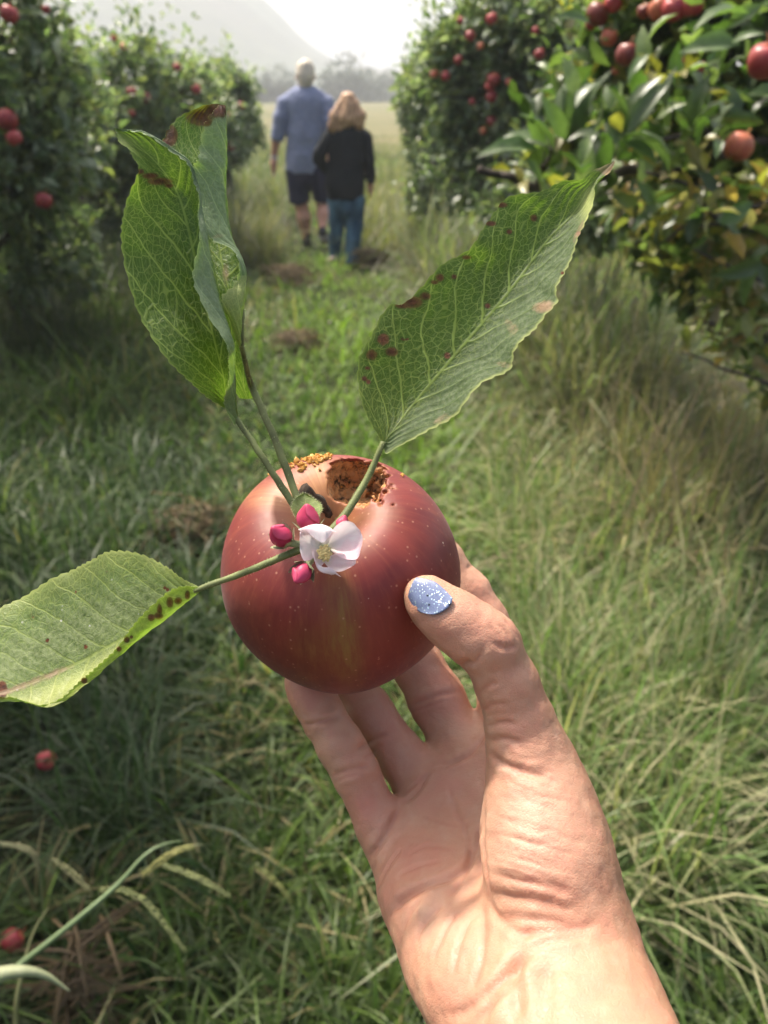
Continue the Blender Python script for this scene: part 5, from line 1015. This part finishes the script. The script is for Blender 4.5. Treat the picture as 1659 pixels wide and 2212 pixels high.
o1 = addleaf(mL, lf, [(890, 653, 24, 13), (918, 640, 12, 9), (868, 660, 14, 7), (828, 733, 13), (846, 760, 14, 10), (803, 767, 12), (787, 818, 6), (796, 825, 5), (966, 768, 7), (1100, 501, 6), (1153, 471, 8), (981, 598, 6), (950, 600, 9), (938, 610, 8, 5), (1008, 556, 10, 5), (1083, 443, 13, 6), (1060, 483, 12, 6), (1053, 661, 6), (870, 733, 4), (880, 733, 3), (794, 795, 6, 4), (1250, 505, 5), (1215, 590, 4)],
        'long dark green leaf with brown spots and a dry brown tip', sunlit_dust=lambda x, y, uv: np.clip(uv[:, 1] * 2.6 + .15 * wig(x, y, .03), 0, 1) * .95, pale=lambda x, y, uv: .6 * np.clip((uv[:, 1] - .945) / .05, 0, 1) + np.exp(-(((x - 1270) / 18) ** 2 + ((y - 440) / 45) ** 2)) * .7,  # right half greyed: direct sun put into the colour along with dust
        dry=lambda x, y, uv: np.clip((uv[:, 0] - .93) / .04, 0, 1) + .40 * np.clip((uv[:, 1] - .55) / .3, 0, 1) * (.6 + .8 * wig(x, y, .02)) + .5 * np.exp(-(((x - 1175) / 35) ** 2 + ((y - 665) / 16) ** 2)) + .5 * np.exp(-(((x - 1100) / 25) ** 2 + ((y - 700) / 30) ** 2)) * (uv[:, 1] > .3) + .4 * np.exp(-(((x - 1085) / 30) ** 2 + ((y - 785) / 12) ** 2)) + .35 * np.exp(-(((x - 880) / 30) ** 2 + ((y - 945) / 14) ** 2)))
petiole(o1, [(828, 955, .2362), (795, 1030, .235), (750, 1105, .2305), (706, 1158, .2262)], [6, 7.5, 8.5, 9.5], 1)
# --- front leaf of the curled pair
A_L = [(500, 905, 0.24), (483, 881, 0.233), (429, 840, 0.2265), (367, 778, 0.22), (298, 667, 0.221), (265, 529, 0.222), (272, 450, 0.2225), (300, 370, 0.223), (287, 335, 0.2225), (262, 307, 0.2235), (247, 277, 0.225)]
A_M = [(508, 900, 0.241), (490, 863, 0.236), (483, 814, 0.233), (462, 732, 0.229), (436, 625, 0.2305), (410, 510, 0.231), (393, 444, 0.2305), (377, 405, 0.23), (345, 360, 0.2285), (300, 315, 0.227), (247, 277, 0.225)]
A_F = [(514, 908, 0.239), (509, 860, 0.234), (507, 798, 0.231), (501, 732, 0.2265), (468, 618, 0.2265), (447, 505, 0.227), (434, 440, 0.2275), (424, 395, 0.2275), (400, 345, 0.2265), (318, 292, 0.2265), (247, 277, 0.225)]
A_E = [(504, 918, 0.2375), (486, 868, 0.2315), (497, 798, 0.2265), (484, 735, 0.2205), (421, 614, 0.2205), (430, 520, 0.223), (431, 445, 0.226), (423, 396, 0.227), (399, 347, 0.2262), (317, 293, 0.2263), (246.5, 277.5, 0.225)]
lf = leaf_loft([A_L, A_M, A_F, A_E], [-1, 0, .62, 1], 320, 26, (5, 6), 40, .00025, 2)
o2 = addleaf(mL, lf, [(345, 392, 26, 8), (325, 380, 18, 7), (303, 371, 9, 6), (365, 401, 10, 5)], 'broad dark green leaf folded along its length with a torn tip', under=lambda x, y, uv: np.clip((uv[:, 1] - .66) / .06, 0, 1), sunlit_dust=lambda x, y, uv: .15 * np.clip(uv[:, 1] * 4, 0, 1), pale=lambda x, y, uv: .25 * np.exp(-(((x - 285) / 40) ** 2 + ((y - 300) / 25) ** 2)))
petiole(o2, [(500, 890, .2395), (518, 915, .2380), (575, 1000, .2365), (636, 1095, .2360), (662, 1150, .2295)], [5, 6.5, 7, 8, 8], 2)
# --- rear leaf of the curled pair
B_L = [(515, 862, 0.252), (470, 780, 0.2464), (440, 700, 0.2398), (430, 640, 0.237), (420, 590, 0.238), (400, 530, 0.239), (380, 480, 0.24), (362, 400, 0.241), (352, 322, 0.2415), (379, 262, 0.2415), (440, 228, 0.241)]
B_M = [(535, 862, 0.251), (508, 780, 0.2454), (500, 700, 0.2393), (497, 640, 0.2365), (482, 580, 0.238), (472, 530, 0.2395), (462, 480, 0.2405), (452, 400, 0.2415), (440, 330, 0.242), (440, 270, 0.242), (466, 224, 0.241)]
B_F = [(546, 860, 0.25), (534, 800, 0.2414), (522, 740, 0.2338), (525, 668, 0.2315), (530, 604, 0.2335), (518, 548, 0.235), (500, 508, 0.236), (487, 411, 0.238), (489, 339, 0.2395), (489, 274, 0.24), (487, 228, 0.2405)]
B_E = [(549, 857, 0.2495), (532, 790, 0.2394), (498, 700, 0.2303), (480, 647, 0.2265), (516, 606, 0.231), (505, 540, 0.232), (446, 500, 0.231), (420, 378, 0.2325), (432, 338, 0.234), (446, 268, 0.236), (474, 226, 0.239)]
lf = leaf_loft([B_L, B_M, B_F, B_E], [-1, 0, .5, 1], 320, 26, (6, 6), 34, .0003, 3)
o3 = addleaf(mat_leaf('leaf_blade_light', (.045, .10, .013), (.27, .36, .09)), lf, [(432, 250, 32, 22), (458, 238, 30, 18), (480, 238, 12, 18), (370, 292, 14, 22), (362, 308, 12, 12), (445, 262, 14, 12)], 'twisted paler leaf with a blackened brown tip',
        under=lambda x, y, uv: np.clip((uv[:, 1] - .52) / .06, 0, 1) * np.clip((uv[:, 0] - .40) / .04, 0, 1), pale=lambda x, y, uv: .7 * np.clip((uv[:, 1] - .5) / .1, 0, 1) * (uv[:, 0] < .42) + .45 * np.exp(-(((x - 500) / 18) ** 2 + ((y - 525) / 12) ** 2)), dry=lambda x, y, uv: .62 * np.exp(-(((x - 488) / 14) ** 2 + ((y - 590) / 45) ** 2)) * (uv[:, 1] < .6) + .5 * np.exp(-(((x - 470) / 30) ** 2 + ((y - 510) / 12) ** 2)))
petiole(o3, [(525, 668, .2315), (522, 740, .2338), (534, 800, .2412), (548, 845, .2480), (590, 940, .2440), (636, 1060, .2400), (655, 1120, .2330), (672, 1152, .2290)], [4, 5, 6, 7.5, 8, 8.5, 8, 8], 3)
# --- lower left leaf
D_T = [(432, 1272, 0.226), (405, 1256, 0.231), (360, 1228, 0.236), (300, 1198, 0.241), (235, 1193, 0.244), (200, 1212, 0.245), (155, 1233, 0.246), (105, 1258, 0.246), (50, 1290, 0.246), (-10, 1322, 0.2445), (-70, 1375, 0.24), (-110, 1440, 0.234), (-120, 1500, 0.2285)]
D_M = [(434, 1272, .226), (405, 1290, .2315), (370, 1318, .2345), (320, 1348, .2365), (270, 1376, .2375), (225, 1400, .2375), (180, 1425, .2370), (130, 1448, .2360), (80, 1468, .2345), (40, 1484, .2325), (0, 1498, .2305), (-60, 1510, .2292), (-120, 1500, .2285)]
D_F = [(436, 1274, .226), (415, 1292, .2275), (378, 1318, .2285), (335, 1350, .2290), (290, 1388, .2292), (250, 1424, .2295), (215, 1455, .2295), (178, 1484, .2295), (140, 1510, .2290), (100, 1527, .2285), (55, 1515, .2285), (10, 1512, .2285), (-118, 1502, .2284)]
D_E = [(430, 1266, .2255), (402, 1268, .2262), (365, 1280, .2267), (325, 1315, .2272), (284, 1358, .2277), (248, 1408, .2283), (206, 1446, .2288), (172, 1476, .2290), (136, 1508, .2287), (97, 1525, .2282), (52, 1512, .2282), (8, 1508, .2282), (-119, 1500, .2283)]
lf = leaf_loft([D_T, D_M, D_F, D_E], [-1, 0, .7, 1], 320, 26, (6, 5), 38, .0003, 4)
o4 = addleaf(mat_leaf('leaf_blade_yellowing', (.060, .105, .020), (.26, .32, .07), under=(.30, .36, .06), transl=.36, sunlit_dustc=((.13, .17, .07), (.24, .28, .14))), lf, [(367, 1301, 8, 12), (343, 1330, 10, 8), (327, 1334, 8), (385, 1298, 9, 8), (345, 1318, 6, 14), (274, 1382, 7), (284, 1376, 4), (257, 1402, 6), (182, 1470, 7), (103, 1384, 5), (185, 1397, 5), (70, 1330, 4), (405, 1285, 6, 10), (356, 1270, 4), (362, 1274, 4), (5, 1490, 12, 20), (165, 1280, 3), (230, 1232, 3)],
        'yellowing leaf with a rolled lower edge and red brown spots', sunlit_dust=lambda x, y, uv: .9 * np.clip(1.15 - np.abs(uv[:, 1] + .35) / .55, 0, 1), under=lambda x, y, uv: np.clip((uv[:, 1] - .74) / .05, 0, 1), pale=lambda x, y, uv: np.clip(uv[:, 1] * 3 + .1, 0, 1) * (uv[:, 1] > 0) * .85 + .35 * np.clip((-uv[:, 1] - .75) / .2, 0, 1),  # upper half paler grey, sunlight painted in with the dust
        dry=lambda x, y, uv: .62 * np.exp(-(uv[:, 1] / .09) ** 2) * np.clip((uv[:, 0] - .35) * 4, 0, 1))
petiole(o4, [(420, 1277, .2262), (440, 1268, .2258), (530, 1236, .2265), (600, 1207, .2270), (650, 1186, .2272), (692, 1172, .2270)], [4, 6, 7.5, 8, 8.5, 9], 4)
# --- hub
HUB = mat_plain('green_stalk', (.33, .36, .21), .8, .25, 250, .2, .4, .0006)
b = MB(); b.add(*tube([V(655, 1085, .2415), V(665, 1120, .2370), V(685, 1160, .2290), V(700, 1178, .2262), V(703, 1188, .2240)], [.0014, .0017, .0021, .0020, .0012], 10, 16)); b.build('stem', HUB, sprig)
SEP = mat_leaf('sepal', (.16, .22, .06), (.30, .34, .14), 5, transl=.3)
def petal(parent, rows, mat, name='petal', seed=0, d=.0005, n=40, m=12):
    secs = list(zip(*rows)); Mq = np.array(secs[1]); secs = [secs[0] if name != 'petal' else Mq + (np.array(secs[0]) - Mq) * 1.18, secs[1], secs[2] if name != 'petal' else Mq + (np.array(secs[2]) - Mq) * 1.18]; lf = leaf_loft([list(s) for s in secs], [-1, 0, 1], n, m, (0, 0), 5, .00022, seed, wavef=9); v, F, uv, N = lf
    z = np.zeros(len(v)); return mesh(name, v, F, mat, parent, uv=uv, attrs={'spot': z, 'edge': z, 'sunlit_dust': z, 'pale': z, 'dry': z, 'under': z})
# small bract behind the top bud
bract = petal(sprig, [((648, 1128, .2275), (660, 1130, .228), (676, 1128, .2275)), ((634, 1112, .228), (660, 1112, .2295), (690, 1113, .228)), ((631, 1092, .2295), (660, 1090, .231), (694, 1094, .2295)), ((640, 1075, .231), (659, 1074, .232), (682, 1078, .2315)), ((656, 1066, .2325), (657, 1065, .2326), (659, 1066, .2326))], SEP, 'bract', 9)
bi = bract.data; bv = np.array([x.co[:] for x in bi.vertices]) + wloc(bract); bn = np.array([x.normal[:] for x in bi.vertices]); um = np.arange(len(bv)) % 25; eb = np.where((um == 0) | (um == 24))[0]; fuzz(bract, bv[eb], (bv[eb] - V(660, 1098, .23)) / .005, 500, .0009, 5, (.75, .74, .6))
# buds
m = M('pink_bud'); o = m.obj(); n = m.noise(o, 300, 4); ln = m.attr('seam'); c_ = m.mix(m.ramp(n, .3, .7), (.42, .018, .065), (.54, .05, .13)); c_ = m.mix(ln, c_, (.25, .008, .03)); c_ = m.mix(m.math('MULTIPLY', m.attr('lite'), .6), c_, (.66, .20, .30))
BUD = m.done(m.translucent(m.bsdf(c_, .45, m.bump(m.noise(o, 900, 2), .15, .0004), .35, Subsurface_Weight=.15, Subsurface_Radius=(.004, .001, .001), Subsurface_Scale=.4), (.8, .15, .25), .12))
def bud(cx_, cy_, d, r, axis, hub, seed, sep=True):
    rr = np.random.RandomState(seed); c = V(cx_, cy_, d); R = r * d / FPX; ax = RM @ (np.array(axis, float) / np.linalg.norm(axis)); u = np.cross(ax, RM[:, 2] + [.01, .2, .1]); u /= np.linalg.norm(u); w_ = np.cross(ax, u); root = None
    n1, n2 = 40, 60; v = []; seam = []; lite = []
    for i in range(n1):
        th = math.pi * i / (n1 - 1)
        for k in range(n2):
            ph = 2 * math.pi * k / n2; s = ph / (2 * math.pi) * 3 + seed * .37 + (math.cos(th)) * .55; f = s % 1.0                     # three overlapping petals spiralling round the bud
            step = .20 * (1 - f) * math.sin(th); rad = R * (.85 + step) * math.sin(th) ** .92; hgt = R * 1.12 * math.cos(th) + (R * .34 * max(0, math.cos(th)) ** 9)
            v.append(c + ax * hgt + (u * math.cos(ph) + w_ * math.sin(ph)) * rad); seam.append(max(0, 1 - abs(f - .965) / .07) * math.sin(th)); lite.append(.5 * (1 - f) * (.5 + .5 * math.cos(th)))
    f = [(i * n2 + k, i * n2 + (k + 1) % n2, (i + 1) * n2 + (k + 1) % n2, (i + 1) * n2 + k) for i in range(n1 - 1) for k in range(n2)]
    o = mesh('bud', v, f, BUD, sprig, attrs={'seam': seam, 'lite': lite})
    b0 = c - ax * R * 1.05; hb = V(*hub); b = MB(); b.add(*tube([hb, (hb + b0) / 2 + ax * -.0006, b0, b0 + ax * R * .35], [.0011, .0010, .0013, .0021 if sep else .0015], 10, 14)); st = b.build('stalk', HUB, o)
    vv = np.array([x.co[:] for x in st.data.vertices]) + np.array(b0) * 0 + wloc(st); fuzz(o, vv, (vv - vv.mean(0)) / .003, 200, .0006, seed)
    if sep:
        for k in range(5):
            a = 2 * math.pi * k / 5 + seed; dr = u * math.cos(a) + w_ * math.sin(a); sd = np.cross(ax, dr); P = []
            for t_, wd in ((0, .4), (.35, .55), (.7, .38), (1.0, .04)):
                cc = c - ax * R * (1.05 - 1.15 * t_) + dr * R * (.35 + .85 * math.sin(min(1.5, .3 + t_ * 1.35)) * .85 + .38 * t_ ** 2); P.append((cc - sd * R * wd, cc + dr * R * .04, cc + sd * R * wd))
            G_ = np.array([crm(np.array(q), 7) for q in zip(*[crm(np.array([p[i] for p in P]), 10) for i in range(3)])]); vs = G_.reshape(-1, 3)
            fq = [(i * 7 + j, i * 7 + j + 1, (i + 1) * 7 + j + 1, (i + 1) * 7 + j) for i in range(9) for j in range(6)]
            mesh('sepal', vs, fq, HUB, o); 
    return o
hubp = (690, 1172, .2262)
bud(666, 1121, .2255, 25, (-.05, .85, .45), hubp, 1); bud(607, 1157, .2245, 24, (-.45, .55, .70), (655, 1175, .2262), 2); bud(652, 1238, .2225, 22, (-.35, -.55, .75), (680, 1195, .2255), 3); bud(738, 1136, .2285, 17, (.3, .9, .1), hubp, 4, False)
# open blossom
m = M('white_petal'); tu = m.attr('tu', 'Vector'); sp_ = m.n('ShaderNodeSeparateXYZ'); m.set(sp_, 0, tu); o = m.obj(); vn = m.noise(m.mapping(tu, (.8, 4, 1)), 3, 2, .5); pk = m.noise(o, 170, 3)
c_ = m.mix(m.ramp(m.math('ADD', m.math('MULTIPLY', pk, .9), m.math('MULTIPLY', m.math('ABSOLUTE', sp_.outputs[1]), .18)), .40, .70, 0, .75), (.90, .85, .84), (.84, .52, .60)); c_ = m.mix(m.ramp(vn, .55, .7, 0, .28), c_, (.72, .42, .52)); c_ = m.mix(m.ramp(sp_.outputs[0], 0, .22, .7, 0), c_, (.70, .72, .50))
WHITE = m.done(m.translucent(m.bsdf(c_, .55, m.bump(vn, .15, .0006), .3), (.88, .80, .80), .35))
fl = empty('blossom', V(702, 1192, .2225), sprig); fl.location = np.array(V(702, 1192, .2225)) - np.array(sprig.location)
def rows3(L, Mm, R): return list(zip(L, Mm, R))
petal(fl, rows3([(710, 1174, .2228), (722, 1147, .2215), (742, 1131, .2205), (764, 1134, .2203), (778, 1148, .2208)], [(711, 1180, .2232), (733, 1171, .2232), (752, 1162, .2225), (772, 1157, .2212), (783, 1160, .2206)], [(714, 1188, .2226), (733, 1197, .2210), (752, 1202, .2198), (772, 1199, .2195), (782, 1175, .2203)]), WHITE, seed=1)
petal(fl, rows3([(692, 1178, .2228), (678, 1158, .2215), (663, 1150, .2205), (652, 1148, .2200), (648, 1152, .2198)], [(690, 1185, .2230), (676, 1178, .2228), (663, 1172, .2215), (653, 1168, .2203), (647, 1166, .2196)], [(692, 1194, .2226), (679, 1199, .2213), (668, 1204, .2202), (655, 1204, .2196), (648, 1186, .2195)]), WHITE, seed=2)
petal(fl, rows3([(693, 1176, .2228), (670, 1155, .2212), (652, 1144, .2192), (660, 1140, .2170), (678, 1160, .2164)], [(699, 1176, .2232), (694, 1152, .2220), (690, 1133, .2198), (693, 1142, .2165), (696, 1172, .2160)], [(706, 1176, .2228), (714, 1155, .2212), (722, 1148, .2194), (716, 1146, .2172), (707, 1162, .2165)]), WHITE, seed=3)
petal(fl, rows3([(708, 1203, .2228), (724, 1200, .2218), (742, 1200, .2208), (758, 1203, .2203), (768, 1208, .2202)], [(706, 1207, .2230), (724, 1214, .2230), (742, 1217, .2222), (758, 1216, .2210), (768, 1213, .2202)], [(700, 1214, .2226), (715, 1226, .2208), (735, 1231, .2192), (756, 1226, .2190), (767, 1218, .2198)]), WHITE, seed=4)
petal(fl, rows3([(695, 1200, .2226), (684, 1192, .2212), (676, 1198, .2198), (690, 1230, .2192), (716, 1242, .2192)], [(697, 1205, .2228), (689, 1206, .2214), (684, 1214, .2196), (700, 1234, .2188), (728, 1240, .2188)], [(700, 1212, .2226), (695, 1218, .2212), (693, 1224, .2194), (713, 1228, .2186), (735, 1246, .2186)]), WHITE, seed=5)
ST = mat_plain('stamen', (.66, .52, .22), .7, .3, 600, .3, .3, .0004); FI = mat_plain('filament', (.55, .58, .30), .6, .2, 400)
rs_ = np.random.RandomState(9); b = MB(); b2 = MB(); c0 = V(701, 1192, .2226)
for i in range(26):
    a = i * 2.4; rr = 14.5 * math.sqrt((i + .5) / 26); tp_ = V(701 + rr * math.cos(a) * .95, 1195 + rr * math.sin(a) * 1.15, .2178 + .0011 * (rr / 15) ** 2 + rs_.uniform(-.0003, .0003)); b2.add(*tube([c0 + (tp_ - c0) * .05, (c0 + tp_) / 2, tp_], [.00012] * 3, 5))
    d = rs_.normal(0, 1, 3); d /= np.linalg.norm(d); b.add(*tube([tp_ - d * .0006, tp_ - d * .0003, tp_ + d * .0003, tp_ + d * .0006], [.00018, .00043, .00043, .00016], 7))
b.build('stamens', ST, fl); b2.build('filaments', FI, fl)
v, f = tube([V(702, 1192, .2265), V(702, 1193, .2238), V(702, 1194, .2229)], [.0009, .0016, .0022], 12, 8); mesh('receptacle', v, f, HUB, fl)

# ------------------------------------------------------------------ haze
hm = bpy.data.materials.new('mist'); hm.use_nodes = True; ht = hm.node_tree; ht.nodes.clear()
ho = ht.nodes.new('ShaderNodeOutputMaterial'); hv = ht.nodes.new('ShaderNodeVolumePrincipled'); hv.inputs['Density'].default_value = .0021
hv.inputs['Color'].default_value = (.90, .94, 1.0, 1); hv.inputs['Anisotropy'].default_value = .0; ht.links.new(hv.outputs[0], ho.inputs['Volume'])
bx = np.array([(x, y, z) for x in (-725, 725) for y in (-25, 720) for z in (-1.5, 90)], float)
hz = mesh('haze', bx, [(0, 1, 3, 2), (4, 6, 7, 5), (0, 4, 5, 1), (2, 3, 7, 6), (0, 2, 6, 4), (1, 5, 7, 3)], hm, origin=(0, 0, 0), smooth=False)
tag(hz, 'pale mist thickening towards the hill', 'haze', kind='stuff')
